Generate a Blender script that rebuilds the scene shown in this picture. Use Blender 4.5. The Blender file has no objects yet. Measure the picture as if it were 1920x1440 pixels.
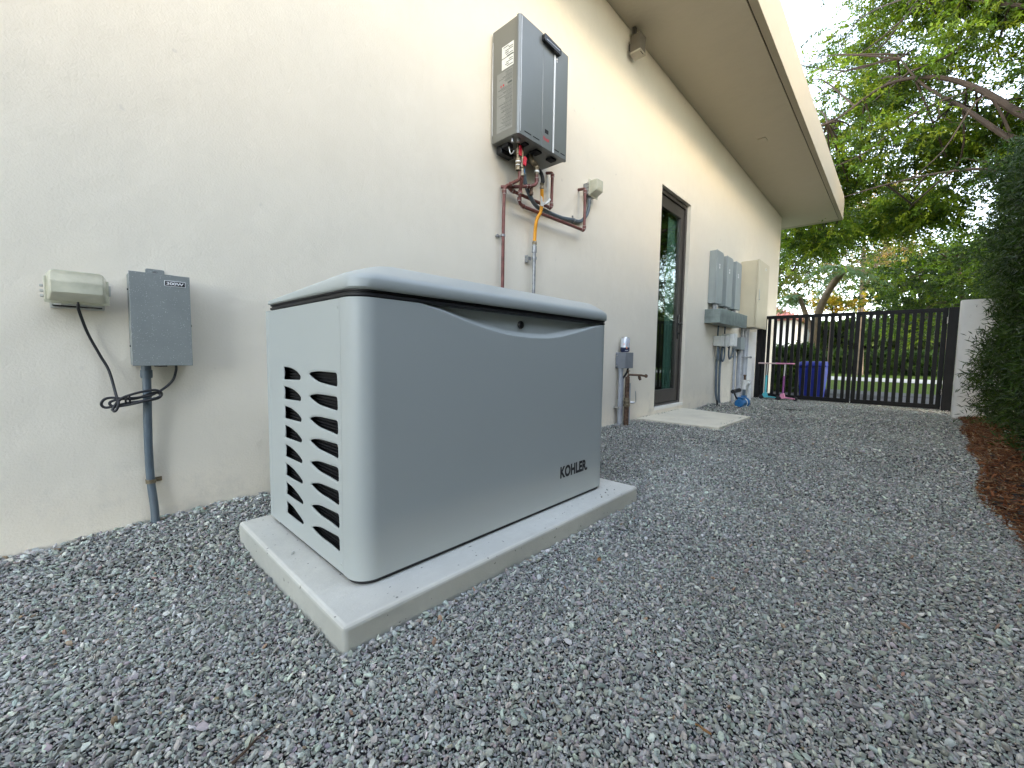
import bpy, bmesh, math, random
import numpy as np
from mathutils import Vector, Matrix
from mathutils.geometry import tessellate_polygon
rng = np.random.default_rng(7)
random.seed(7)
R = math.radians
sc = bpy.context.scene
COL = sc.collection

# ------------------------------------------------------------------ camera
FX = 773.717
def cam_axes(yaw, pitch, roll):
    cy, sy, cp, sp = math.cos(yaw), math.sin(yaw), math.cos(pitch), math.sin(pitch)
    f = Vector((cy*cp, sy*cp, sp)); r = Vector((sy, -cy, 0)); u = r.cross(f)
    return f, r*math.cos(roll)+u*math.sin(roll), u*math.cos(roll)-r*math.sin(roll)
F_, R_, U_ = cam_axes(R(42.96829), R(-4.00174), R(0.8547))
CAM = Vector((0, -2.05, .688))
cd = bpy.data.cameras.new('camera'); cam = bpy.data.objects.new('camera', cd); COL.objects.link(cam)
m = Matrix.Identity(4)
for i in range(3):
    m[i][0] = R_[i]; m[i][1] = U_[i]; m[i][2] = -F_[i]; m[i][3] = CAM[i]
cam.matrix_world = m
cd.sensor_width = 36; cd.lens = 36*FX/1920; cd.clip_start = .02; cd.clip_end = 500
sc.camera = cam
# ------------------------------------------------------------------ world, sun, exposure
SUN_EL, SUN_AZ = 22.0, 250.0        # azimuth measured from +x towards +y of the place the light comes from
w = bpy.data.worlds.new('World'); sc.world = w; w.use_nodes = True
nt = w.node_tree; nt.nodes.clear()
sky = nt.nodes.new('ShaderNodeTexSky'); sky.sky_type = 'NISHITA'; sky.sun_disc = False
sky.sun_elevation = R(SUN_EL); sky.sun_rotation = R(90-SUN_AZ)
sky.air_density = 1.0; sky.dust_density = .15; sky.ozone_density = 1.0
hs = nt.nodes.new('ShaderNodeHueSaturation'); hs.inputs['Saturation'].default_value = .5
bg = nt.nodes.new('ShaderNodeBackground'); bg.inputs['Strength'].default_value = .15
wo = nt.nodes.new('ShaderNodeOutputWorld')
nt.links.new(sky.outputs[0], hs.inputs['Color']); nt.links.new(hs.outputs[0], bg.inputs[0]); nt.links.new(bg.outputs[0], wo.inputs[0])
sd = bpy.data.lights.new('sun', 'SUN'); sd.energy = .4; sd.angle = R(16); sd.color = (1, .70, .32)
sun = bpy.data.objects.new('sun', sd); COL.objects.link(sun)
dv = Vector((math.cos(R(SUN_AZ))*math.cos(R(SUN_EL)), math.sin(R(SUN_AZ))*math.cos(R(SUN_EL)), math.sin(R(SUN_EL))))
sun.rotation_euler = dv.to_track_quat('Z', 'Y').to_euler(); sun.location = (-3, -6, 6)
sc.view_settings.view_transform = 'Standard'; sc.view_settings.look = 'None'
sc.view_settings.exposure = 3.0; sc.view_settings.gamma = 1
sc.render.engine = 'CYCLES'
sc.cycles.use_denoising = True
sc.cycles.max_bounces = 7; sc.cycles.diffuse_bounces = 4; sc.cycles.transparent_max_bounces = 8
sc.cycles.transmission_bounces = 5

# ------------------------------------------------------------------ materials
class NT:
    def __init__(s, name):
        s.m = bpy.data.materials.new(name); s.m.use_nodes = True
        s.t = s.m.node_tree; s.b = s.t.nodes['Principled BSDF']; s.o = s.t.nodes['Material Output']
    def n(s, t, **kw):
        nd = s.t.nodes.new(t)
        for k, v in kw.items():
            if hasattr(nd, k): setattr(nd, k, v)
            else: nd.inputs[k.replace('_', ' ')].default_value = v
        return nd
    def l(s, a, b): s.t.links.new(a, b)
def pos(N): return N.n('ShaderNodeNewGeometry').outputs['Position']
def objc(N): return N.n('ShaderNodeTexCoord').outputs['Object']
def ramp(N, src, stops):
    r = N.n('ShaderNodeValToRGB'); N.l(src, r.inputs[0])
    e = r.color_ramp.elements
    while len(e) < len(stops): e.new(.5)
    for i, (p, c) in enumerate(stops):
        e[i].position = p; e[i].color = (*c, 1) if len(c) == 3 else c
    return r.outputs[0]
def noise(N, vec, scale, detail=4, rough=.55):
    n = N.n('ShaderNodeTexNoise'); n.inputs['Scale'].default_value = scale; n.inputs['Detail'].default_value = detail
    n.inputs['Roughness'].default_value = rough; N.l(vec, n.inputs['Vector']); return n.outputs['Fac']
def bump(N, h, strength, dist, prev=None):
    b = N.n('ShaderNodeBump'); b.inputs['Strength'].default_value = strength; b.inputs['Distance'].default_value = dist
    N.l(h, b.inputs['Height'])
    if prev is not None: N.l(prev, b.inputs['Normal'])
    return b.outputs[0]
def mixc(N, f, a, b, typ='MIX'):
    x = N.n('ShaderNodeMix'); x.data_type = 'RGBA'; x.blend_type = typ
    for k, v in ((0, f), (6, a), (7, b)):
        if isinstance(v, (int, float)): x.inputs[k].default_value = v
        elif isinstance(v, tuple): x.inputs[k].default_value = (*v, 1)
        else: N.l(v, x.inputs[k])
    return x.outputs[2]
def c8(r, g, b):
    f = lambda v: (v/255/12.92 if v/255 < .04045 else ((v/255+.055)/1.055)**2.4)
    return (f(r), f(g), f(b))
def simple(name, col, rough=.5, metal=0, var=.12, scale=8, bmp=0, bscale=200, spec=.5):
    N = NT(name); p = objc(N)
    f = noise(N, p, scale, 5)
    a = tuple(c*(1-var) for c in col); b = tuple(min(1, c*(1+var)) for c in col)
    N.l(ramp(N, f, [(.3, a), (.7, b)]), N.b.inputs['Base Color'])
    N.b.inputs['Roughness'].default_value = rough; N.b.inputs['Metallic'].default_value = metal
    N.b.inputs['Specular IOR Level'].default_value = spec
    if bmp: N.l(bump(N, noise(N, p, bscale, 3), bmp, .002), N.b.inputs['Normal'])
    return N.m

def m_stucco(name, col, dirt=True):
    N = NT(name); p = pos(N)
    big = noise(N, p, .9, 4); mid = noise(N, p, 7, 6)
    c = mixc(N, big, tuple(x*.97 for x in col), tuple(min(1, x*1.03) for x in col))
    c = mixc(N, ramp(N, mid, [(.35, (0, 0, 0)), (.75, (.35,)*3)]), c, tuple(x*.93 for x in col))
    if dirt:
        # soil splashes near the ground and scattered scuffs
        sx = N.n('ShaderNodeSeparateXYZ'); N.l(p, sx.inputs[0])
        mr = N.n('ShaderNodeMapRange'); mr.inputs[1].default_value = .45; mr.inputs[2].default_value = 0; N.l(sx.outputs[2], mr.inputs[0])
        sp = ramp(N, noise(N, p, 5, 8, .7), [(.5, (0, 0, 0)), (.7, (.55,)*3)])
        mu = N.n('ShaderNodeMath', operation='MULTIPLY'); N.l(mr.outputs[0], mu.inputs[0]); N.l(sp, mu.inputs[1])
        c = mixc(N, mu.outputs[0], c, (.42, .40, .36))
        sc_ = ramp(N, noise(N, p, 14, 2, .4), [(.745, (0, 0, 0)), (.79, (.3,)*3)])
        c = mixc(N, sc_, c, (.45, .42, .38))
        mp = N.n('ShaderNodeMapping'); mp.inputs['Scale'].default_value = (3.2, 1, .35); N.l(p, mp.inputs[0])
        st = ramp(N, noise(N, mp.outputs[0], 3, 5, .6), [(.56, (0, 0, 0)), (.8, (.22,)*3)])
        c = mixc(N, st, c, tuple(x*.86 for x in col))
    N.l(c, N.b.inputs['Base Color']); N.b.inputs['Roughness'].default_value = .85
    N.b.inputs['Specular IOR Level'].default_value = .25
    h1 = noise(N, p, 130, 4, .6); h2 = noise(N, p, 26, 3); h3 = noise(N, p, 3, 3)
    b = bump(N, h3, .4, .03); b = bump(N, h2, .18, .006, b); b = bump(N, h1, .5, .003, b)
    N.l(b, N.b.inputs['Normal']); return N.m

def m_leaf(name, trans=.34, rough=.5):
    N = NT(name)
    at = N.n('ShaderNodeAttribute'); at.attribute_name = 'tint'
    N.l(at.outputs['Color'], N.b.inputs['Base Color']); N.b.inputs['Roughness'].default_value = rough
    N.b.inputs['Specular IOR Level'].default_value = .35
    tr = N.n('ShaderNodeBsdfTranslucent')
    br = mixc(N, 1.0, at.outputs['Color'], (1.5, 1.7, .7), 'MULTIPLY')
    N.l(br, tr.inputs[0])
    mx = N.n('ShaderNodeMixShader'); mx.inputs[0].default_value = trans
    N.l(N.b.outputs[0], mx.inputs[1]); N.l(tr.outputs[0], mx.inputs[2]); N.l(mx.outputs[0], N.o.inputs[0])
    return N.m
def m_tint(name, rough=.8, spec=.3, bmp=0):
    N = NT(name); at = N.n('ShaderNodeAttribute'); at.attribute_name = 'tint'
    f = noise(N, pos(N), 260, 3)
    c = mixc(N, f, mixc(N, 1.0, at.outputs['Color'], (.86, .86, .86), 'MULTIPLY'), mixc(N, 1.0, at.outputs['Color'], (1.12, 1.12, 1.12), 'MULTIPLY'))
    N.l(c, N.b.inputs['Base Color']); N.b.inputs['Roughness'].default_value = rough; N.b.inputs['Specular IOR Level'].default_value = spec
    return N.m

def m_concrete(name, col, broom=None, bs=420, side=None):
    N = NT(name); p = pos(N)
    a = noise(N, p, 3, 6, .6); b_ = noise(N, p, 40, 4)
    c = mixc(N, ramp(N, a, [(.3, (0, 0, 0)), (.7, (1, 1, 1))]), tuple(x*.84 for x in col), tuple(min(1, x*1.07) for x in col))
    c = mixc(N, ramp(N, b_, [(.3, (0, 0, 0)), (.8, (.5,)*3)]), c, tuple(x*.85 for x in col))
    pit = ramp(N, noise(N, p, 75, 1), [(.745, (0, 0, 0)), (.765, (1, 1, 1))])
    c = mixc(N, pit, c, tuple(x*.35 for x in col))
    N.l(c, N.b.inputs['Base Color']); N.b.inputs['Roughness'].default_value = .85
    h = noise(N, p, 180, 4)
    bb = bump(N, h, .35, .002)
    if broom is not None:
        mp = N.n('ShaderNodeMapping'); mp.inputs['Scale'].default_value = (1, 0.05, 1) if broom == 'x' else (.05, 1, 1); N.l(p, mp.inputs[0])
        bb = bump(N, noise(N, mp.outputs[0], bs*.35, 3, .7), .8, .0026, bb)
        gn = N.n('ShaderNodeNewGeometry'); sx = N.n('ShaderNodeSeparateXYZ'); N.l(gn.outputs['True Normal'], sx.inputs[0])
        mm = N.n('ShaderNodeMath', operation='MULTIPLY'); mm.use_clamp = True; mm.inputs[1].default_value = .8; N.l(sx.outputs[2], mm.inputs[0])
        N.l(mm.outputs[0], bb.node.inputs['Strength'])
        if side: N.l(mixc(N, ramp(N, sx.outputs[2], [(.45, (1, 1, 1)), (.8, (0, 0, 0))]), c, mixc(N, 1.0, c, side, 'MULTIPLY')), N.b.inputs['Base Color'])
    N.l(bb, N.b.inputs['Normal']); return N.m

WALLC = (.76, .70, .585)
M = {}
M['stucco'] = m_stucco('stucco_cream', WALLC)
M['trim'] = m_stucco('painted_reveal', (.78, .76, .70), False)
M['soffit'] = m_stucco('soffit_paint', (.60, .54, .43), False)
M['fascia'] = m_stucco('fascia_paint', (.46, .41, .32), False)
M['pier'] = m_stucco('pier_stucco', (.80, .79, .76))
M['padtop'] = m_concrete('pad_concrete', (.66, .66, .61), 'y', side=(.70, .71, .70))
M['slab'] = m_concrete('slab_concrete', (.76, .71, .58), 'x')
M['drive'] = m_concrete('sidewalk_concrete', (.40, .39, .37))
def m_genpaint():
    N = NT('generator_paint'); p = objc(N)
    f = noise(N, p, 2.2, 4); g = noise(N, p, 900, 2)
    c = mixc(N, f, (.41, .445, .43), (.44, .475, .46))
    c = mixc(N, ramp(N, g, [(.35, (0, 0, 0)), (.7, (.25,)*3)]), c, (.46, .48, .49))
    N.l(c, N.b.inputs['Base Color']); N.b.inputs['Roughness'].default_value = .42
    N.l(bump(N, g, .16, .0006), N.b.inputs['Normal']); return N.m
M['gen'] = m_genpaint()
M['black'] = simple('black_rubber', (.012, .012, .014), .55, var=.3)
M['blackgloss'] = simple('black_plastic', (.012, .012, .013), .25, var=.2)
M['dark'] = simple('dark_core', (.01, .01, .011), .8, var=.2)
M['cord'] = simple('black_cable', (.014, .014, .016), .4, var=.3, scale=60)
M['white'] = simple('white_paint', (.8, .8, .8), .5, var=.05)
M['label'] = simple('label_white', (.78, .78, .72), .5, var=.1, scale=40)
M['ink'] = simple('label_ink', (.10, .11, .10), .6, var=.3, scale=80)
M['wlabel'] = simple('warning_label_grey', (.27, .27, .245), .5, var=.08, scale=20)
M['ink2'] = simple('faded_ink', (.17, .17, .155), .6, var=.2, scale=80)
M['red'] = simple('red_print', (.55, .03, .04), .5, var=.1)
M['redvalve'] = simple('red_valve_plastic', (.65, .035, .06), .35, var=.15, scale=30)
M['blue_valve'] = simple('blue_valve_plastic', (.03, .18, .45), .35, var=.15, scale=30)
M['whgrey'] = simple('heater_paint', (.175, .185, .182), .34, .35, var=.05, scale=3)
M['whside'] = simple('heater_side_paint', (.19, .19, .17), .40, .25, var=.05, scale=3)
M['chrome'] = simple('bright_strip', (.85, .85, .85), .25, .2, var=.03)
M['copper'] = simple('red_brown_pipe', (.16, .055, .045), .45, .1, var=.35, scale=22)
M['solder'] = simple('solder_joint', (.45, .42, .38), .5, .5, var=.3, scale=50)
M['brass'] = simple('aged_brass', (.24, .20, .135), .42, .7, var=.4, scale=60)
M['orange'] = simple('orange_hose', (.72, .31, .015), .45, var=.12, scale=20)
M['iron'] = simple('galvanised_pipe', (.33, .34, .35), .45, .6, var=.3, scale=35)
M['tag'] = simple('grey_tag', (.6, .6, .56), .5, var=.2, scale=40)
M['conduit'] = simple('blue_grey_conduit', (.10, .13, .155), .42, var=.14, scale=15)
M['conduit_l'] = simple('light_grey_conduit', (.36, .38, .41), .5, var=.12, scale=12)
M['bronze'] = simple('bronze_frame', (.055, .048, .042), .38, .2, var=.1)
M['beige'] = simple('beige_cabinet_paint', (.60, .53, .38), .48, var=.05, scale=3)
M['meter'] = simple('grey_enclosure_paint', (.30, .335, .33), .45, .1, var=.06, scale=4)
M['galv'] = simple('galvanised_trough', (.22, .26, .255), .38, .5, var=.28, scale=9)
M['jb'] = simple('dark_grey_enclosure', (.20, .215, .24), .45, .1, var=.08, scale=10)
M['lgbox'] = simple('pale_plastic_box', (.50, .50, .46), .5, var=.1, scale=10)
M['gate'] = simple('black_gate_paint', (.006, .006, .0065), .5, var=.2, spec=.2)
M['pvc'] = simple('white_pvc', (.72, .72, .68), .35, var=.1, scale=25)
M['pump'] = simple('blue_pump_paint', (.01, .13, .33), .35, var=.15, scale=20)
M['bin'] = simple('blue_bin_plastic', (.008, .022, .30), .4, var=.15)
M['tile'] = simple('red_roof_tiles', (.45, .16, .12), .7, var=.2, scale=3, bmp=.6, bscale=6)
M['bark'] = simple('bark', (.062, .04, .026), .85, var=.35, scale=6, bmp=.6, bscale=22)
M['barkl'] = simple('pale_bark', (.13, .095, .06), .85, var=.35, scale=6, bmp=.6, bscale=22)
M['winglass'] = simple('window_glass', (.03, .04, .045), .08, var=.2)
M['pink'] = simple('pink_plastic', (.72, .28, .42), .4, var=.1)
M['purple'] = simple('purple_plastic', (.22, .05, .20), .4, var=.1)
M['turq'] = simple('turquoise_plastic', (.10, .50, .56), .4, var=.1)
M['steel'] = simple('brushed_steel', (.5, .5, .5), .3, .8, var=.1)
M['palegrip'] = simple('pale_pink_grip', (.62, .45, .44), .5, var=.1)
M['rust'] = simple('rusty_iron', (.115, .07, .045), .75, .2, var=.6, scale=40)
M['spk'] = simple('speaker_brown', (.14, .12, .09), .55, var=.1)
M['spkl'] = simple('speaker_trim', (.50, .46, .37), .55, var=.1)
M['leafb'] = simple('dry_leaf', (.32, .17, .06), .7, var=.4, scale=60)
M['wood'] = simple('dark_stick', (.03, .03, .025), .7, var=.3, scale=30)
M['leaf'] = m_leaf('leaf_foliage')
M['needle'] = m_leaf('hedge_foliage', .2, .42)
M['stone'] = m_tint('gravel_stone', .82, .3)
M['chip'] = m_tint('mulch_chip', .85, .2)
M['navy'] = simple('navy_print', (.012, .02, .07), .3, var=.1)
M['canw'] = simple('can_white', (.66, .68, .74), .25, .3, var=.04)
M['canblue'] = simple('can_blue_print', (.08, .14, .32), .3, var=.1)
M['canorange'] = simple('can_orange_print', (.75, .25, .10), .3, var=.1)
def m_spatter():
    N = NT('galvanised_spatter'); p = objc(N)
    f = noise(N, p, 10, 6, .65)
    c = mixc(N, f, (.20, .22, .215), (.30, .32, .31))
    v = N.n('ShaderNodeTexVoronoi'); v.inputs['Scale'].default_value = 170; N.l(p, v.inputs['Vector'])
    cut = ramp(N, v.outputs['Distance'], [(.14, (1, 1, 1)), (.28, (0, 0, 0))])
    k = ramp(N, noise(N, p, 60, 2), [(.42, (0, 0, 0)), (.58, (1, 1, 1))])
    c = mixc(N, mixc(N, 1.0, cut, k, 'MULTIPLY'), c, (.46, .48, .47))
    N.l(c, N.b.inputs['Base Color']); N.b.inputs['Roughness'].default_value = .45; N.b.inputs['Metallic'].default_value = .2
    return N.m
M['spatter'] = m_spatter()
def m_cover():
    N = NT('yellowed_clear_cover'); p = objc(N)
    f = noise(N, p, 30, 5)
    N.l(ramp(N, f, [(.3, (.70, .68, .52)), (.75, (.56, .55, .42))]), N.b.inputs['Base Color'])
    N.b.inputs['Roughness'].default_value = .3
    tp = N.n('ShaderNodeBsdfTransparent'); mx = N.n('ShaderNodeMixShader'); mx.inputs[0].default_value = .3
    N.l(N.b.outputs[0], mx.inputs[1]); N.l(tp.outputs[0], mx.inputs[2]); N.l(mx.outputs[0], N.o.inputs[0]); return N.m
M['cover'] = m_cover()
def m_glass():
    N = NT('door_glass')
    g = N.n('ShaderNodeBsdfGlossy'); g.inputs['Roughness'].default_value = .01; g.inputs[0].default_value = (.9, .95, .92, 1)
    t = N.n('ShaderNodeBsdfTransparent'); t.inputs[0].default_value = (.90, .97, .94, 1)
    lw = N.n('ShaderNodeLayerWeight'); pw = N.n('ShaderNodeMath', operation='POWER'); N.l(lw.outputs['Facing'], pw.inputs[0]); pw.inputs[1].default_value = 4.5
    f = N.n('ShaderNodeMath', operation='ADD'); N.l(pw.outputs[0], f.inputs[0]); f.inputs[1].default_value = .04
    mx = N.n('ShaderNodeMixShader'); N.l(f.outputs[0], mx.inputs[0]); N.l(t.outputs[0], mx.inputs[1]); N.l(g.outputs[0], mx.inputs[2]); N.l(mx.outputs[0], N.o.inputs[0])
    return N.m
M['glass'] = m_glass()
M['curtain'] = simple('green_curtain', (.06, .125, .095), .8, var=.15, scale=4)
M['room'] = simple('dark_room', (.05, .04, .03), .8, var=.3, scale=3)
def m_ground(name, a, b, scale, bs, bd):
    N = NT(name); p = pos(N)
    c = mixc(N, noise(N, p, scale, 8, .7), a, b)
    v = N.n('ShaderNodeTexVoronoi'); v.inputs['Scale'].default_value = bs; N.l(p, v.inputs['Vector'])
    c = mixc(N, .35, c, mixc(N, 1.0, c, v.outputs['Color'], 'MULTIPLY'))
    N.l(c, N.b.inputs['Base Color']); N.b.inputs['Roughness'].default_value = .9; N.b.inputs['Specular IOR Level'].default_value = .12
    N.l(bump(N, v.outputs['Distance'], 1, bd), N.b.inputs['Normal']); return N.m
M['gravelbase'] = m_ground('gravel_bed', (.05, .053, .055), (.10, .105, .108), 60, 70, .008)
M['mulchbase'] = m_ground('mulch_bed', (.05, .022, .010), (.14, .06, .028), 30, 45, .01)
M['lawn'] = m_ground('lawn_green', (.06, .11, .012), (.11, .17, .02), 3, 60, .02)
M['earth'] = m_ground('earth', (.07, .06, .04), (.12, .10, .07), 2, 12, .02)
M['drivegrey'] = m_ground('driveway_grey', (.09, .095, .105), (.14, .145, .155), 3, 40, .005)

# ------------------------------------------------------------------ mesh helpers
class MB:
    """collects shapes; build() links them as one mesh object"""
    def __init__(s): s.v = []; s.f = []; s.mi = []; s.sm = []; s.mats = []
    def _m(s, mat):
        if mat is None: return 0
        if mat not in s.mats: s.mats.append(mat)
        return s.mats.index(mat)
    def add(s, vs, fs, mat=None, smooth=False):
        o = len(s.v); s.v += [tuple(v) for v in vs]; k = s._m(mat)
        for f in fs: s.f.append([i+o for i in f]); s.mi.append(k); s.sm.append(smooth)
        return s
    def box(s, x0, x1, y0, y1, z0, z1, mat=None):
        v = [(x, y, z) for z in (z0, z1) for y in (y0, y1) for x in (x0, x1)]
        return s.add(v, [(0, 2, 3, 1), (4, 5, 7, 6), (0, 1, 5, 4), (1, 3, 7, 5), (3, 2, 6, 7), (2, 0, 4, 6)], mat)
    def cyl(s, a, b, r, r2=None, seg=16, mat=None, caps=True):
        a, b = Vector(a), Vector(b); r2 = r if r2 is None else r2
        d = (b-a).normalized(); u = d.orthogonal().normalized(); v = d.cross(u)
        ring = lambda c, q: [c+(u*math.cos(2*math.pi*i/seg)+v*math.sin(2*math.pi*i/seg))*q for i in range(seg)]
        vs = ring(a, r)+ring(b, r2)
        s.add(vs, [(i, (i+1) % seg, seg+(i+1) % seg, seg+i) for i in range(seg)], mat, True)
        if caps: s.add(ring(a, r), [list(range(seg))[::-1]], mat); s.add(ring(b, r2), [list(range(seg))], mat)
        return s
    def tube(s, pts, r, seg=12, fil=0, mat=None, caps=True, sub=0):
        pts = [Vector(p) for p in pts]
        if sub: pts = catmull(pts, sub)
        if fil: pts = fillet(pts, fil)
        n = len(pts); rr = r if isinstance(r, (list, tuple)) else [r]*n
        if len(rr) != n: rr = [np.interp(i/(n-1), np.linspace(0, 1, len(rr)), rr) for i in range(n)]
        T = [(pts[min(i+1, n-1)]-pts[max(i-1, 0)]).normalized() for i in range(n)]
        u = T[0].orthogonal().normalized(); vs = []
        for i in range(n):
            u = (u-T[i]*u.dot(T[i])); u = u.normalized() if u.length > 1e-6 else T[i].orthogonal().normalized()
            v = T[i].cross(u)
            vs += [pts[i]+(u*math.cos(2*math.pi*k/seg)+v*math.sin(2*math.pi*k/seg))*rr[i] for k in range(seg)]
        fs = [(i*seg+k, i*seg+(k+1) % seg, (i+1)*seg+(k+1) % seg, (i+1)*seg+k) for i in range(n-1) for k in range(seg)]
        s.add(vs, fs, mat, True)
        if caps:
            s.add(vs[:seg], [list(range(seg))[::-1]], mat); s.add(vs[-seg:], [list(range(seg))], mat)
        return s
    def lathe(s, c, prof, seg=24, mat=None, axis='z'):
        vs = []
        for r, h in prof:
            for k in range(seg):
                a = 2*math.pi*k/seg; x, y = r*math.cos(a), r*math.sin(a)
                vs.append({'z': (c[0]+x, c[1]+y, c[2]+h), 'x': (c[0]+h, c[1]+x, c[2]+y), 'y': (c[0]+x, c[1]+h, c[2]+y)}[axis])
        n = len(prof)
        return s.add(vs, [(i*seg+k, i*seg+(k+1) % seg, (i+1)*seg+(k+1) % seg, (i+1)*seg+k) for i in range(n-1) for k in range(seg)], mat, True)
    def sphere(s, c, r, seg=14, mat=None, sq=(1, 1, 1)):
        vs = []; fs = []; rings = seg//2+1
        for i in range(rings):
            t = math.pi*i/(rings-1)
            for k in range(seg):
                a = 2*math.pi*k/seg
                vs.append((c[0]+r*sq[0]*math.sin(t)*math.cos(a), c[1]+r*sq[1]*math.sin(t)*math.sin(a), c[2]+r*sq[2]*math.cos(t)))
        for i in range(rings-1):
            for k in range(seg): fs.append((i*seg+k, i*seg+(k+1) % seg, (i+1)*seg+(k+1) % seg, (i+1)*seg+k))
        return s.add(vs, fs, mat, True)
    def prism(s, outer, holes, fmap, t0, t1, mat=None):
        """outline with holes (2D) extruded between t0 and t1; fmap(a, b, t) -> xyz"""
        loops = [outer]+list(holes); flat = [p for l in loops for p in l]
        tri = tessellate_polygon([[Vector((p[0], p[1], 0)) for p in l] for l in loops])
        s.add([fmap(a, b, t0) for a, b in flat], tri, mat); s.add([fmap(a, b, t1) for a, b in flat], [t[::-1] for t in tri], mat)
        for l in loops:
            n = len(l)
            s.add([fmap(a, b, t) for t in (t0, t1) for a, b in l], [(i, (i+1) % n, n+(i+1) % n, n+i) for i in range(n)], mat)
        return s
    def build(s, name, mat=None, parent=None, bevel=0, seg=2, fix=True):
        me = bpy.data.meshes.new(name); me.from_pydata(s.v, [], s.f)
        mats = s.mats if s.mats else [mat]
        if s.mats and mat is not None and mat not in mats: mats.append(mat)
        for x in mats: me.materials.append(x)
        me.polygons.foreach_set('material_index', s.mi); me.polygons.foreach_set('use_smooth', s.sm)
        if fix:
            b = bmesh.new(); b.from_mesh(me); bmesh.ops.remove_doubles(b, verts=b.verts, dist=1e-5)
            bmesh.ops.recalc_face_normals(b, faces=b.faces); b.to_mesh(me); b.free()
        o = bpy.data.objects.new(name, me); COL.objects.link(o)
        if parent is not None: attach(o, parent)
        if any(s.sm):
            me.set_sharp_from_angle(angle=R(38))
        if bevel:
            md = o.modifiers.new('bevel', 'BEVEL'); md.width = bevel; md.segments = seg; md.limit_method = 'ANGLE'; md.angle_limit = R(40)
            md.harden_normals = False
            me.polygons.foreach_set('use_smooth', [True]*len(me.polygons)); me.set_sharp_from_angle(angle=R(38))
        return o
def pieces(b, name, mat, parent, **kw):
    """one object per loose piece of the collected shapes"""
    par = {}
    def find(a):
        while par.setdefault(a, a) != a: a = par[a]
        return a
    key = [tuple(round(c, 5) for c in v) for v in b.v]
    for f in b.f:
        r0_ = find(key[f[0]])
        for i in f[1:]:
            q = find(key[i])
            if q != r0_: par[q] = r0_
    groups = {}
    for k, f in enumerate(b.f): groups.setdefault(find(key[f[0]]), []).append(k)
    out = []
    for ks in groups.values():
        n = MB()
        for k in ks:
            n.add([b.v[i] for i in b.f[k]], [tuple(range(len(b.f[k])))], b.mats[b.mi[k]] if b.mats else None, b.sm[k])
        out.append(n.build(name, mat, parent, **kw))
    return out
def attach(o, parent):
    o.parent = parent
    o.matrix_parent_inverse = Matrix.Translation(-Vector(parent.location)) if parent.type == 'EMPTY' else Matrix.Identity(4)
    if parent.type != 'EMPTY' and parent.parent is not None:
        o.matrix_parent_inverse = Matrix.Identity(4)
def catmull(p, n):
    out = []
    for i in range(len(p)-1):
        a, b, c, d = p[max(i-1, 0)], p[i], p[i+1], p[min(i+2, len(p)-1)]
        for k in range(n):
            t = k/n
            out.append(.5*((2*b)+(c-a)*t+(2*a-5*b+4*c-d)*t*t+(3*b-a-3*c+d)*t**3))
    out.append(p[-1]); return out
def fillet(p, r, n=5):
    out = [p[0]]
    for i in range(1, len(p)-1):
        a, b, c = p[i-1], p[i], p[i+1]
        d1, d2 = a-b, c-b; q = min(r, d1.length*.45, d2.length*.45)
        s, e = b+d1.normalized()*q, b+d2.normalized()*q
        for k in range(n+1):
            t = k/n; out.append(s*(1-t)**2+b*2*t*(1-t)+e*t*t)
    out.append(p[-1]); return out
def tag(o, label, cat, group=None, kind=None):
    o['label'] = label
    if cat: o['category'] = cat
    if group: o['group'] = group
    if kind: o['kind'] = kind
    return o
def thing(name, loc, label, cat, group=None):
    o = bpy.data.objects.new(name, None); COL.objects.link(o); o.location = loc; o.empty_display_size = .1
    return tag(o, label, cat, group)
def structure(o, label=None):
    o['kind'] = 'structure'
    if label: o['label'] = label
    return o
def text_mesh(txt, size, mapf, mat, name, parent, offset=0, sx=1.0, shear=0, spacing=1.0, depth=.0008):
    cu = bpy.data.curves.new('txt', 'FONT'); cu.body = txt; cu.size = size; cu.offset = offset; cu.shear = shear
    cu.space_character = spacing; cu.extrude = 0; cu.resolution_u = 6
    o = bpy.data.objects.new('txt', cu); COL.objects.link(o)
    bpy.context.view_layer.update()
    me = bpy.data.meshes.new_from_object(o.evaluated_get(bpy.context.evaluated_depsgraph_get()))
    vs = [v.co.copy() for v in me.vertices]; fs = [list(p.vertices) for p in me.polygons]
    bpy.data.objects.remove(o); bpy.data.curves.remove(cu); bpy.data.meshes.remove(me)
    mb = MB(); mb.add([mapf(v.x*sx, v.y) for v in vs], fs)
    ob = mb.build(name, mat, parent, fix=False)
    return ob, max(v.x*sx for v in vs)

def np_mesh(name, V, Fc, mat, tint=None, parent=None, smooth=False):
    """V (n,3), Fc (m,k) ; tint (n,3)"""
    me = bpy.data.meshes.new(name); n, (mf, k) = len(V), Fc.shape
    me.vertices.add(n); me.vertices.foreach_set('co', np.ascontiguousarray(V, dtype=np.float32).ravel())
    me.loops.add(mf*k); me.loops.foreach_set('vertex_index', np.ascontiguousarray(Fc, dtype=np.int32).ravel())
    me.polygons.add(mf); me.polygons.foreach_set('loop_start', np.arange(0, mf*k, k, dtype=np.int32))
    if smooth: me.polygons.foreach_set('use_smooth', np.ones(mf, dtype=bool))
    else: me.polygons.foreach_set('use_smooth', np.zeros(mf, dtype=bool))
    if tint is not None:
        a = me.color_attributes.new('tint', 'FLOAT_COLOR', 'POINT')
        a.data.foreach_set('color', np.concatenate([tint, np.ones((n, 1))], 1).astype(np.float32).ravel())
    me.update(calc_edges=True); me.materials.append(mat)
    o = bpy.data.objects.new(name, me); COL.objects.link(o)
    if parent is not None: attach(o, parent)
    return o

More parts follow.
